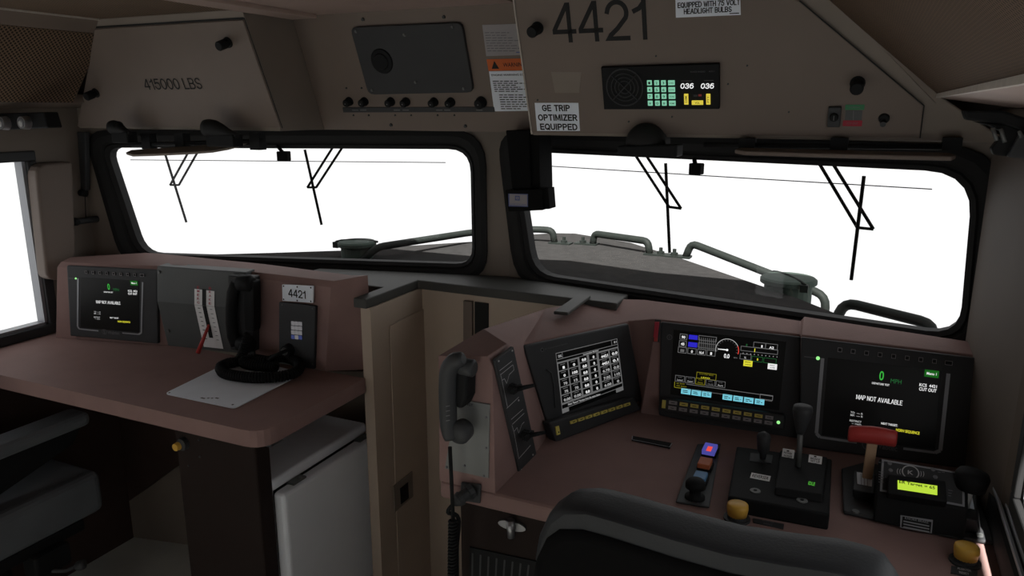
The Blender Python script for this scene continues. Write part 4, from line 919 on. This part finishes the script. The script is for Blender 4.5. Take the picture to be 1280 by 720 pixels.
# ---- air test plate
t = thing('test_plate', 'pale metal air test plate behind the telephone on the control desk', 'plate', LA.at(585, 596))
b = MB(PLATE); b.slab(LA, [(571, 498), (613, 505), (611.5, 597), (557, 585)], .004, .004); b.build('plate', t, .001)
b = MB(INK); b.tx(LA, 'AIR TEST', 583.5, 504, 18, 3.4, .02, d=.005); b.m(GINK); lines(b, LA, 575, 507.5, 595, 511.5, 2, .8, GINK, 5, .005, 0)
for x, y in ((609, 521), (609, 559), (582, 581), (560, 583), (606, 594)): b.disc(LA, x, y, 1.6, .004, .007, 1.2, 10)
b.build('lettering', t)
t = thing('cable_connector', 'round grey cable connector below the air test plate on the control desk', 'connector', LA.at(590, 628))
b = MB(DGREY); b.slab(LA, [(578, 601), (603, 604), (602, 628), (577, 624)], .006, .008); b.build('box_plate', t, .003)
c = LA.at(590, 612, .008); ax = V((-.45, -.8, -.35)).normalized()
b = MB(DGREY); b.lathe(c, ax, [(0, .017), (.012, .017), (.012, .013), (.03, .013), (.03, .016), (.04, .014), (.05, .007)], 18); b.build('plug', t)
b = MB(BLACK); e = c + ax * .045; b.tube(spline([e, e + V((-.012, -.012, -.02)), aty(573, 648, e.y - .0), aty(571, 690, e.y), aty(572, 760, e.y)], 6), .0045, 8); b.build('cable', t)
# ---- switch panel on the inner side of the left wing
SP = PL((XS, 0, 0), (0, 1, 0), Z)
t = thing('switch_panel', 'dark panel with two rotary switches on the side of the control desk wing', 'panel', SP.at(657, 585))
b = MB(BEZEL); b.slab(SP, [(617.5, 450), (640, 433), (669, 567), (647.5, 592)], .008, .004); b.build('plate', t, .0015)
b = MB(WINK); D = .0047
for (p, r_) in (((622, 463), (637.5, 451)), ((623.2, 468), (638.7, 455.5)), ((631, 510), (646, 496)), ((636.5, 524), (651.5, 511)), ((638, 530), (653, 516)), ((646, 573), (661, 556)),
               ((623, 467), (625, 475)), ((625, 475), (628, 473)), ((628, 473), (631, 479)), ((631, 479), (634, 468)), ((634, 468), (640, 462)), ((640, 462), (639, 456)), ((625, 475), (632, 509)),
               ((637.5, 531), (640, 539)), ((640, 539), (644, 534)), ((644, 534), (646, 541)), ((646, 541), (650, 530)), ((650, 530), (653, 527)), ((640, 539), (646, 572))):
    b.ln(SP, p, r_, .9, D)
for x, y in ((621, 451), (638, 438), (649.5, 587), (664, 568), (652, 485), (646, 500)): b.disc(SP, x, y, 1.3, .004, .0055, 1, 8)
b.build('diagram', t)
for (cx, cy, lx, ly) in ((637, 485, 657, 476), (653, 543, 674, 538)):
    b = MB(BLACK); b.disc(SP, cx, cy, 7, .004, .014, 6.4, 20); c = SP.at(cx, cy, .012); b.lathe(c, V((1, 0, 0)), [(0, .009), (.016, .008)], 14)
    e = c + V((.016, 0, 0)); b.box((e.x - .003, e.y - .020, e.z - .005), (e.x + .004, e.y + .02, e.z + .005)); b.tube([e, e + V((.035, .012, .010))], [.006, .004], 8); b.build('rotary_switch', t)

# ---- monitor with the number table
t = thing('data_monitor', 'black monitor showing a table of numbers, angled at the left of the control desk', 'monitor', M1.o)
b = MB(BEZEL); b.slab(M1, [(655, 432), (786, 404), (804, 500), (690, 546)], .03, 0); b.build('housing', t, .005)
sq = [(694.5, 441.5), (771.5, 423), (779.5, 487.5), (703, 517)]
b = MB(SCRN); b.slab(M1, sq, .001, .001); sc = b.build('screen', t)
def q4(s, v): 
    (a, b_, c, d) = sq; return ((a[0] * (1 - s) + b_[0] * s) * (1 - v) + (d[0] * (1 - s) + c[0] * s) * v, (a[1] * (1 - s) + b_[1] * s) * (1 - v) + (d[1] * (1 - s) + c[1] * s) * v)
D = .0016; W_ = 77; H_ = 70
b = MB(E_W2)
# grey lattice behind, black cells in front
a4 = [M1.at(*q4(*k), D) for k in ((0, .155), (1, .155), (1, .855), (0, .855))]; b.poly(a4)
def cell(m, s0, v0, s1, v1, d): b.m(m); b.poly([M1.at(*q4(*k), d) for k in ((s0, v1), (s1, v1), (s1, v0), (s0, v0))])
b.fr(M1, *q4(.5, .055), 1, 1, 0) if False else None
for s0, v0, s1, v1 in ((0, 0, 1, .012), (0, .105, 1, .117), (0, 0, .008, 1), (.992, 0, 1, 1), (.10, 0, .108, .11), (.90, 0, .908, .11), (0, .855, 1, .865), (0, .925, .88, .935)): cell(E_W2, s0, v0, s1, v1, D)
cell(E_W2, .88, .90, 1, 1, D); cell(E_W2, .0, .935, .11, 1.0, D)
def ctx(txt, s, v, ws, hs, m, bold=.02):
    x, y = q4(s, v); b.m(m).tx(M1, txt, x, y, W_ * ws, H_ * hs, bold, d=D + .0012)
ctx('Locomotive Monitor', .55, .13, .26, .03, E_W3); ctx('DSL', .055, .06, .06, .045, E_W3); ctx('E1', .95, .055, .04, .035, E_W3)
vals = [['1', '0', '4421', '0.0'], ['0', '100', '4421', '0.1'], ['70', '15', '6.78', '0.0'], ['75', '70', '7.02', '110'], ['0.00', '0.00', '6.00', '0']]
for r in range(5):
    for c, (s0, s1) in enumerate(((.018, .165), (.185, .335), (.675, .835), (.855, .985))):
        v0 = .185 + r * .133; cell(SCRN, s0, v0, s1, v0 + .115, D + .0006)
        x = (s0 + s1) / 2; ctx(vals[r][c], x, v0 + .075, .027 * len(vals[r][c]) + .008, .048, E_W3 if r > 1 else E_W, .03)
        cell(E_W2, x - .04, v0 + .018, x + .04, v0 + .028, D + .0012)
for r in range(6):
    for c, (s0, s1) in enumerate(((.365, .485), (.52, .64))):
        v0 = .165 + r * .113; cell(SCRN, s0, v0, s1, v0 + .095, D + .0006); x = (s0 + s1) / 2
        ctx('0.0' if c == 0 else '0', x, v0 + .058, .07 if c == 0 else .028, .05, E_W, .05 if c == 0 else .03)
cell(SCRN, .012, .868, .988, .922, D + .0006); ctx('Select "Button" function from the menu below', .36, .895, .55, .036, E_W3, .02)
b.build('screen_readout', sc)
b = MB(DINK); b.disc(M1, 677.5, 437.3, 2.6, .0, .001, 2.3, 14); b.m(SCRN).disc(M1, 677.5, 437.3, 1.6, .0012, .0014, 1.4, 12); b.m(DINK).tx(M1, 'GE Transportation Systems', 695, 433, 30, 2.1, .0, d=.001); b.build('maker_lettering', t)
KT = M1.off(.03)
b = MB(BEZEL); kb = [(687, 528), (792, 496), (803, 512), (696, 553)]; b.slab(KT, kb, .032, 0); b.build('key_tray', t, .006, 3)
for i in range(8):
    x = 716 + i * 9.55; y = 527 - i * 3.05
    b = MB(YKEY); b.rb(KT, x, y, 8.0, 3.6, 0, .004); b.m(INK).rc(KT, x, y, 3.2, 1.1, .0046); b.build('key', t)
b = MB(YKEY); b.rb(KT, 696.3, 538, 4.2, 11, 0, .004); b.m(INK).rc(KT, 697, 540, 1.6, 2, .0046); b.build('key', t)
# bent hook shaped moulding line on the bezel
b = MB(DGREY); b.tube([M1.at(*p, .001) for p in ((683, 462), (689, 466), (692, 480), (694, 510))], .002, 6); b.build('bezel_moulding', t)

# ---- monitor with the gauges
t = thing('gauge_monitor', 'black monitor with a round speed gauge in the middle of the control desk', 'monitor', M2.at(905, 535))
b = MB(BEZEL); b.slab(M2, [(826, 402), (1001, 421), (999.5, 556), (823, 519)], .03, 0); b.build('housing', t, .004)
b = MB(SCRN); b.slab(M2, [(842, 412), (983, 427), (974, 513), (838, 493)], .001, .001); sc = b.build('screen', t)
D = .0016; b = MB(E_W2)
def bx(cx, cy, w_, h_, m=E_W2, tk=.7): b.m(m).fr(M2, cx, cy, w_, h_, tk, D)
def tt(s_, cx, cy, w_, h_, m=E_W3, bold=.01): b.m(m).tx(M2, s_, cx, cy, w_, h_, bold, d=D + .0004)
for (x, y, s_) in ((854.5, 421, '90'), (853.5, 429.5, '45')): bx(x, y, 9.5, 7.4); tt(s_, x, y + .4, 4.6, 3.4, E_W, .04)
b.m(E_BL).rc(M2, 866.7, 421.6, 11, 5.6, D); b.rc(M2, 866, 430.9, 11.4, 6, D)
bx(884.5, 423.2, 23, 6.2); bx(884, 432.4, 23, 6.2)
for i in range(9):
    x = 874.5 + i * 2.5; b.m(E_W2).ln(M2, (x, 421.5 + i * .28), (x - .5, 436 + i * .28), .6, D)
for i in range(4): x = 853 + i * 12; bx(x, 437.6 + i * 1.25, 11, 7.5); tt(('----', '0', '16.4', '1')[i], x, 438.2 + i * 1.25, (5, 2.2, 5.5, 2.2)[i], 3.4, (E_W2, E_W, E_W, E_W)[i], .03)
c = (909, 437.5); R_ = 13.6
kk = M2.at(*c); s_ = kk.length / F * R_
arc = [math.radians(195 - i * 210 / 40) for i in range(41)]
b.m(E_W3)
for a0, a1 in zip(arc, arc[1:]):
    if a1 < math.radians(22): b.m(E_RD)
    P_ = [kk + (M2.u * math.cos(a) + M2.v * math.sin(a)) * s_ * r + M2.n * D for a, r in ((a0, 1), (a1, 1), (a1, .95), (a0, .95))]; b.poly(P_)
b.m(E_W2)
for i in range(13):
    a = math.radians(190 - i * 200 / 12); P_ = [kk + (M2.u * math.cos(a + e) + M2.v * math.sin(a + e)) * s_ * r + M2.n * D for e, r in ((-.02, .9), (.02, .9), (.02, .78), (-.02, .78))]; b.poly(P_)
b.m(E_7); P_ = [kk + (M2.u * math.cos(math.radians(d)) + M2.v * math.sin(math.radians(d))) * s_ * r + M2.n * (D + .0004) for d, r in ((182, .8), (205, .10), (90, .06), (178, .8))]; b.poly(P_)
b.lathe(kk, M2.n, [(D, s_ * .10), (D + .0005, s_ * .09)], 12)
tt('0.0', 908.5, 445, 7, 5.4, E_7, .02); tt('MPH', 919.5, 447.2, 4.4, 1.6, E_W2)
b.m(E_W2)
bx(949, 437.8, 47, 6.2); b.m(E_Y).rc(M2, 943.5, 437.8, 1, 4.5, D + .0003)
tt('0', 933.5, 431.3, 1.8, 3.2, E_GD, .03); bx(949.5, 431.5, 15.5, 7.2); bx(964.5, 433.2, 15.5, 7.2); tt('1', 952.5, 433, 1.8, 3.2, E_W, .03); tt('A2', 964.5, 434.6, 6, 3.2, E_W, .03)
for i in range(10): b.m(E_W3).rc(M2, 929 + i * 4.7, 441.5 + i * .52, .7, 1.2, D)
bx(932, 446, 14.5, 7.2); tt('%', 931.5, 447, 2.6, 2.6, E_W3, .02); b.m(E_GD).fr(M2, 946.5, 449, 14, 6.6, .5, D); b.fr(M2, 962.5, 451, 16, 6.6, .5, D); tt('0', 947, 449.3, 1.8, 3, E_Y, .04)
b.m(E_Y).rc(M2, 935, 454.2, 11.3, 7.4, D); b.m(E_W).rc(M2, 965.5, 458.2, 11.6, 7.2, D)
tt('BRAKE', 935, 452.6, 7, 1.5, INK, .02); tt('WARNING', 935, 455.8, 8, 1.5, INK, .02); tt('HOLD', 965.5, 456.8, 6, 1.4, GINK, .02); tt('ALARM', 965.5, 459.6, 6, 1.4, GINK, .02)
b.m(E_YD).fr(M2, 883, 470.2, 25, 8, .6, D); tt('AUTO START MODE', 883, 468.2, 18, 1.3, E_YD); tt('LEAD', 882, 472.2, 11, 1.6, E_Y, .01)
for i in range(5):
    x = 850 + i * 12.7; y = 473.3 + i * 1.75; b.m(E_YD if i == 2 else E_W2).fr(M2, x, y, 12, 8, .6, D)
    tt(('Lead', 'Control', 'STATUS', 'Hold', 'Park')[i], x, y + 1.6, 6.6, 1.9, (E_W3, E_W3, E_YD, E_W2, E_W3)[i]); tt('mode', x, y - 2, 5, 1, (E_YD if i == 2 else E_W2))
b.m(E_YD).ln(M2, (843.5, 477), (843.2, 484), .7, D); b.ln(M2, (843.2, 484), (860, 486.3), .7, D); tt('AIR  READY', 851, 479.5, 11, 1.4, E_YD); tt('CAB  READY', 852, 482.7, 13, 1.6, E_YD, .01)
b.m(E_W2).ln(M2, (858, 480), (966, 495.3), .7, D); b.ln(M2, (860, 486.5), (965, 501.5), .5, D)
bx(958, 496.5, 16.5, 6.6)
for x, y in ((857.5, 489.2), (870.5, 491), (883.3, 492.8), (909.3, 496.5), (922.6, 498.4), (936, 500.3), (949.5, 502.2)):
    b.m(E_CY).rc(M2, x, y, 12, 7, D); lines(b, M2, x - 4, y - 2, x + 4, y + 2, 2, .9, INK, int(x), D + .0004)
b.build('screen_readout', sc)
b = MB(DINK); b.disc(M2, 837, 421.5, 3.6, 0, .001, 3.2, 14); b.m(BEZEL).disc(M2, 837, 421.5, 2.4, .0012, .0014, 2.2, 12); b.m(DINK).tx(M2, 'E', 837, 421.5, 1.6, 2.4, d=.002); b.build('maker_lettering', t)
KT = M2.off(.035)
b = MB(BEZEL); b.slab(KT, [(825, 497), (982, 519), (980, 538), (822, 514)], .036, 0); b.build('key_tray', t, .006, 3)
for i in range(10):
    x = 841.5 + i * 13.35; y = 503.3 + i * 2.05
    b = MB(YKEY if 0 < i < 9 else GKEY); b.rb(KT, x, y, 10, 4.2, 0, .004); b.m(INK).rc(KT, x, y, 5, .8, .0046); b.build('key', t)
    b = MB(GKEY); b.rb(KT, x - 1, y + 6.6, 10, 4.2, 0, .004); b.m(INK).rc(KT, x - 1, y + 6.6, 4, .8, .0046); b.build('key', t)
b = MB(YKEY); b.rb(KT, 830, 505, 4.4, 10, 0, .004); b.build('key', t)
b = MB(E_LED); b.disc(KT, 973, 528, 2.0, 0, .002, 1.6, 12); b.build('status_lamp', t)

# ---- right-hand map monitor
t = thing('map_monitor', 'large black map display at the right end of the control desk', 'monitor', M3.at(1110, 575))
map_display(M3, t, [(1001, 421), (1222, 447.5), (1214, 587), (1000, 559)], 0, 0, .03)
# red guarded switch
ya = M1.pt(L1, .2, 0); RS = tilted(M2.pt(-.355, .0, .004), 2, 14)
t = thing('toggle_switch', 'small red guarded switch between the two left monitors of the control desk', 'switch', RS.at(822, 428))
b = MB(DGREY); b.rb(RS, 821.5, 413.5, 8, 28, 0, .004); b.m(REDD).rb(RS, 821.3, 412, 5, 20, .004, .014); b.build('switch_guard', t, .001)
b = MB(RED); b.rb(RS, 820.5, 424, 4, 5, .004, .01); b.build('lever', t)

# ---- desk controls
t = thing('card_slot', 'narrow dark slot with pale rims in the control desk top', 'slot', DP.at(815, 556))
b = MB(BLACK); b.slab(DP, [(790, 546.5), (840, 555.5), (837, 561), (789.5, 551)], .004, .004); b.build('slot_plate', t)
b = MB(LINEG); b.ln(DP, (790.5, 551.5), (836.5, 560.8), 1.0, .0045); b.ln(DP, (840, 556), (837, 561), 1.2, .0045); b.ln(DP, (790.5, 546.8), (790, 551.5), 1.2, .0045); b.build('slot_rim', t)
# button panel
t = thing('button_panel', 'grey strip with three square buttons and a black knob on the control desk', 'panel', DP.at(875, 600))
b = MB(DGREY); b.slab(DP, [(871.5, 557.5), (901, 557), (886.5, 637), (844.5, 630)], .004, .006); b.build('plate', t, .002)
def cap_button(x, y, m, lit=None):
    q = flat(DZ + .022); b = MB(BLACK); b.rb(flat(DZ + .006), x + .5, y + 3, 20, 9, 0, .010); b.m(m).rb(flat(DZ + .014), x, y, 17, 10, 0, .012)
    if lit: b.m(lit).rb(flat(DZ + .026), x - .3, y - 3.2, 6.5, 6, 0, .0012)
    b.build('button', t, .002)
cap_button(887, 564.5, E_BT, E_RD); cap_button(881, 582, ORB); cap_button(875, 599.5, BLUEB)
b = MB(BLACK); c = DP.at(868.5, 622, .006); b.lathe(c, Z, [(0, .021), (.004, .021), (.004, .012), (.022, .012), (.024, .021), (.034, .021), (.041, .015), (.043, .003)], 22, True); b.build('knob', t)
b = MB(DINK); b.tx(DP, 'ATTENDANT CALL', 866, 631, 17, 2, d=.0068); b.build('lettering', t)
# throttle stand
TZ = DZ + .035; TP = flat(TZ)
t = thing('throttle_stand', 'black throttle and reverser stand with two upright levers on the control desk', 'lever stand', DP.at(975, 610))
b = MB(BLACK); tp = [(921, 557.5), (1040, 573.5), (1037, 643), (910, 620)]
b.loft([[TP.at(*p) - Z * .035 for p in tp], [TP.at(*p) for p in tp]]); b.build('stand_body', t, .004)
TU = flat(TZ + .012)
b = MB(BLACK); b.loft([[TU.at(*p) - Z * .012 for p in ((975, 562), (1036, 571), (1030, 622), (968, 612))], [TU.at(*p) for p in ((976, 562), (1034, 571), (1028, 618), (969, 609))]]); b.build('throttle_quadrant', t, .003)
b = MB(BEZEL); b.slab(TP, [(938, 567), (966, 570), (964, 580), (937, 577)], .002, .002); b.build('reverser_slot', t)
b = MB(BEZEL); p0 = TP.at(953.5, 574); p1 = aty(955, 543, p0.y); b.tube([p0, p0.lerp(p1, .25), p0.lerp(p1, .35), p0.lerp(p1, .9), p1, p1 + Z * .006], [.006, .008, .013, .0155, .013, .004], 16); b.build('reverser_lever', t)
b = MB(STEEL); p0 = TU.at(997.5, 583); p1 = aty(1001, 535, p0.y); p2 = aty(1004, 508, p0.y); b.tube([p0, p1], [.0058, .0058], 12)
b.m(BEZEL).tube([p1 - (p2 - p1) * .25, p1, p1.lerp(p2, .5), p1.lerp(p2, .8), p2, p2 + (p2 - p1) * .06], [.008, .0115, .018, .0205, .019, .008], 16); b.build('throttle_lever', t)
for (x, y, wd, ht, ls) in ((985, 568.5, 15, 14, ('POWER', 'INCREASE')), (1019, 575.5, 17, 12, ('BRAKE', 'SET UP'))):
    q = TU.off(.004); pp = PL(q.at(x, y), (1, 0, 0), (0, .75, .66)); b = MB(WHITE); b.rb(pp, x, y, wd, ht, -.004, .001); b.m(INK).tx(pp, ls[0], x, y - ht * .12, wd * .7, 2.4, .01, d=.0015).tx(pp, ls[1], x, y + ht * .14, wd * .7, 2.4, .01, d=.0015)
    b.ln(pp, (x - 1.5, y - 4.5), (x + 1.5, y - 4.3), 1.6, .0015); b.ln(pp, (x - 1.5, y + 4.5), (x + 1.5, y + 4.7), 1.6, .0015); b.build('direction_label', t)
b = MB(WHITE); b.rb(TP, 950.5, 596.5, 25.5, 6.6, 0, .001); b.m(INK).tx(TP, 'REVERSER', 950.5, 596.8, 21.5, 4, .012, d=.0014); b.build('reverser_label', t)
b = MB(E_IDLE); b.tx(TU, 'IDLE', 1014.5, 605, 8.5, 4.5, .03, d=.001); b.build('idle_readout', t)
for x, y in ((944, 614), (1002.5, 626)):
    b = MB(STEEL); c = TP.at(x, y); b.m(STEEL).lathe(c, Z, [(0, .011), (.002, .0105)], 16); b.m(BLACK).lathe(c, Z, [(.0022, .004), (.0028, .004)], 6); b.build('screw', t)
# brake stand
t = thing('brake_stand', 'black brake controller with a lit green display, a red T-handle and a black knob lever', 'brake controller', DP.at(1140, 640))
b = MB(BEZEL); b.slab(DP, [(1051.5, 590), (1080, 582), (1212, 606), (1245, 684), (1190, 675), (1054, 644)], .008, .010); b.build('base_plate', t, .003)
yf = atz(1091, 652, DZ).y
zf = aty(1097, 616, yf).z
xl = atz(1091, 652, DZ).x; xr = atz(1203, 667, DZ).x
BP = PL((0, yf + .0, zf), (1, 0, 0), (0, math.cos(math.radians(36)), math.sin(math.radians(36))))
bh = BP.uv(1140, 579)[1]; top_pt = BP.pt(0, bh)
b = MB(BLACK); b.prism([(xl, yf - .01, DZ + .005), (xl, yf, zf), (xl, top_pt.y, top_pt.z), (xl, top_pt.y + .01, DZ + .005)], (xr - xl, 0, 0)); b.build('controller_body', t, .004)
x0, x1 = xl + .006, xr - .006
b = MB(LINEG)
def bq(m, u0, v0, u1, v1, d): b.m(m); b.poly([BP.pt(u0, v0, d), BP.pt(u1, v0, d), BP.pt(u1, v1, d), BP.pt(u0, v1, d)])
bq(LINEG, x0, .004, x1, bh - .003, .001); bq(DGREY, x0 + .004, .008, x1 - .004, bh - .007, .0016)
b.m(WINK); D = .0022
uc = (x0 + x1) / 2
for f_ in ('(', ')'): pass
c = BP.at(1138, 591); k = c.length / F
b.loft([circ(BP, c, 8.5 * k, D), circ(BP, c, 7.3 * k, D)], cap=False); b.tx(BP, 'K', 1138, 591.3, 7, 5, .02, d=D)
for i in (0, 1): b.tx(BP, '(', 1125 - i * 3.2, 590 - i * .3, 1.8, 7, .02, d=D); b.tx(BP, ')', 1151 + i * 3.2, 593 + i * .3, 1.8, 7, .02, d=D)
for x, y in ((1112, 580), (1113, 588.5), (1166, 587.5), (1169, 597)): b.m(GINK).disc(BP, x, y, 2.4, D, D + .001, 2, 12)
lines(b, BP, 1098, 589, 1108, 605, 5, .9, GINK, 4, D); lines(b, BP, 1097, 577.5, 1108, 579.5, 1, .9, GINK, 4, D); lines(b, BP, 1172, 590, 1184, 592, 1, .9, GINK, 7, D); lines(b, BP, 1185, 612, 1191, 622, 3, .9, GINK, 6, D)
b.build('control_panel', t)
LQ = BP.off(.022)
b = MB(BLACK); b.slab(LQ, [(1110.5, 592), (1182, 600.5), (1184.5, 628), (1110, 616)], .024, 0); b.build('display_housing', t, .003)
b = MB(E_LCD); b.slab(LQ, [(1122, 600.5), (1171.5, 607.5), (1171.5, 619), (1122, 611.5)], .001, .001); b.m(INK).tx(LQ, 'ER Target = 65', 1146, 607, 45, 4.8, .02, d=.0018); b.build('lit_display', t)
FP = PL((0, yf - .006, (DZ + zf) / 2), (1, 0, 0), V((0, .01, zf - DZ)))
b = MB(LINEG); b.slab(FP, [(1125.5, 643.5), (1166, 649.5), (1164.5, 666), (1125, 659)], .001, .003); b.m(BLACK).rc(FP, 1145.3, 654.8, 37, 13.5, .0036); b.m(LINEG).tx(FP, 'KNORR BRAKE', 1145.6, 649.3, 30, 3, .015, d=.0042)
for i in range(3): b.rc(FP, 1145.3 - .2, 653.6 + i * 3.6, 33, 1.7, .0042)
b.build('maker_plate', t)
# left lever with the red T grip
b = MB(BEZEL); b.loft([[DP.at(*p, .01) for p in ((1066, 622), (1094, 628), (1097, 596), (1069, 590))], [flat(DZ + .035).at(*p) for p in ((1066, 612), (1092, 617), (1093, 592), (1068, 588))]]); b.build('lever_block', t, .003)
q = PL(flat(DZ + .04).at(1081, 601), (1, 0, 0), (0, .82, .57)); b = MB(WHITE); b.m(PAPER).slab(q, [(1071, 590.5), (1090, 594), (1089.5, 613), (1072, 610.5)], .002, .002)
b.m(GINK)
for i in range(3): b.ln(q, (1076 + i * 4, 593 + i * .6), (1076.5 + i * 4, 609.5 + i * .6), .5, .0026)
b.build('scale_label', t)
p0 = flat(DZ + .045).at(1084, 598); p1 = aty(1090, 556, p0.y); b = MB(WOOD)
b.prism([p0 + V((-.010, -.004, 0)), p0 + V((.010, -.004, 0)), p0 + V((.010, .004, 0)), p0 + V((-.010, .004, 0))], p1 - p0 + Z * .01); b.build('lever_stem', t, .002)
g0 = aty(1060, 542, p0.y); g1 = aty(1121.5, 549, p0.y); b = MB(RED)
ax = g1 - g0; n_ = 12
b.loft([[g0 + ax * f_ + V((0, math.cos(a) * .013 * s_, math.sin(a) * .0185 * s_ + .003 * math.sin(math.pi * f_))) for a in [2 * math.pi * k / 16 for k in range(16)]] for f_, s_ in ((0, .5), (.012, .82), (.04, .97), (.25, 1), (.5, 1.04), (.75, 1), (.96, .95), (.988, .8), (1, .5))], smooth=True); b.build('t_grip', t)
# right lever with the black knob
b = MB(BEZEL); b.loft([[DP.at(*p, .01) for p in ((1203, 664), (1226, 668), (1224, 618), (1200, 612))], [flat(DZ + .045).at(*p) for p in ((1203, 648), (1222, 651), (1221, 614), (1200, 611))]]); b.build('lever_block', t, .003)
b = MB(PAPER); q = flat(DZ + .046); b.slab(q, [(1199, 612), (1214, 615), (1218, 637), (1206, 634)], .001, .0012); b.build('scale_label', t)
p0 = flat(DZ + .046).at(1205, 633); pk = aty(1214, 602, p0.y)
b = MB(WHITE); b.tube([p0, pk], [.0095, .008], 12); b.build('lever_stem', t)
b = MB(BLACK); kx = (pk - p0).normalized(); b.lathe(pk - kx * .018, kx, [(0, .012), (.004, .027), (.030, .030), (.038, .026), (.041, .010), (.0415, .001)], 26, True); b.build('ball_knob', t)
for x, y in ((1069.5, 640), (1223.5, 669)): b = MB(STEEL); b.lathe(DP.at(x, y, .010), Z, [(0, .008), (.003, .007)], 12); b.build('screw', t)
# yellow buttons and label plates
def yellow(label, x, y):
    t = thing('push_button', label, 'button', DP.at(x, y))
    b = MB(DGREY); c = DP.at(x - 1, y + 7); b.lathe(c, Z, [(0, .026), (.004, .026), (.004, .019), (.012, .019)], 22); b.build('collar', t)
    b = MB(YELLOW); b.lathe(c, Z, [(.010, .019), (.026, .021), (.033, .020), (.035, .016), (.0355, .001)], 24, True); b.build('button_cap', t)
yellow('yellow push button on the control desk just above the seat back', 922, 642)
yellow('yellow push button near the right wall in the corner of the control desk', 1207, 696)
t = thing('label_plate', 'small dark engraved plate to the right of the left yellow button', 'plate', DP.at(960, 655))
b = MB(BEZEL); b.slab(DP, [(941, 648.5), (980, 656), (979, 662), (942, 654)], .002, .002); b.m(DINK).tx(DP, 'ALERTER', 960, 653.3, 16, 2, .01, d=.0026).tx(DP, 'RESET', 960, 656.8, 12, 2, .01, d=.0026); b.build('plate', t)
t = thing('label_plate', 'small dark engraved plate in front of the right yellow button', 'plate', DP.at(1205, 714))
b = MB(BEZEL); b.slab(DP, [(1189, 708), (1222, 715), (1221, 724), (1188, 717)], .002, .002); b.m(WINK).tx(DP, 'ALERTER', 1205, 713.5, 17, 2.6, .01, d=.0026).tx(DP, 'RESET', 1205, 718, 12, 2.6, .01, d=.0026); b.build('plate', t)
# arm ledge under the side window
t = thing('window_ledge', 'dark padded arm ledge with two pale rails under the right side window', 'ledge', (.27, 1.3, DZ))
b = MB(BLACK); b.prism([(.281, .5, DZ + .002), (.299, .5, DZ + .002), (.299, .5, -.722), (.288, .5, -.722), (.281, .5, -.74)], (0, 1.27, 0)); b.build('pad', t, .003)
for x, z in ((.2855, -.722), (.295, -.716)):
    b = MB(LINEG); b.box((x - .0028, .5, z - .004), (x + .0028, 1.76, z + .004)); b.build('rail', t, .001)

# ================================================================== engineer's seat (seen from behind)
t = thing('seat', "charcoal engineer's seat back in front of the control desk", 'seat', (-.14, 1.0, -H))
SB = tilted((-.14, 1.085, -.6), -3.5, -6)
SBO = SB.off(-.034)
so_ = [(-.245, -.62), (-.268, -.30)] + [SBO.uv(*q) for q in ((688, 668), (692, 645), (704, 620), (720, 608.5), (748, 608), (780, 616), (860, 639), (927, 656), (995, 667), (1062, 676), (1095, 684), (1112, 693), (1126, 712))] + [(.262, -.30), (.245, -.62)]
def ringo(k, d, dz=0): return [SB.pt(x * k, y * (1 if y < -.2 else 1) + dz - (1 - k) * .08, d) for x, y in so_]
b = MB(VINYL); b.loft([ringo(.90, -.045), ringo(.97, -.036), ringo(1, -.015), ringo(1, .02), ringo(.985, .036), ringo(.955, .043)], smooth=True); b.build('backrest', t)
b = MB(VINB); b.loft([ringo(.992, .030, -.030), ringo(.985, .048, -.034), ringo(.95, .056, -.042)], smooth=True); b.build('back_shell', t)
b = MB(VINYL); b.box((-.40, 1.02, -1.30), (.12, 1.31, -1.18)); b.build('seat_cushion', t, .03, 3)
b = MB(BLACK); b.lathe((-.14, 1.14, -H), Z, [(0, .18), (.02, .18), (.04, .09), (.44, .08)], 20); b.build('pedestal', t)
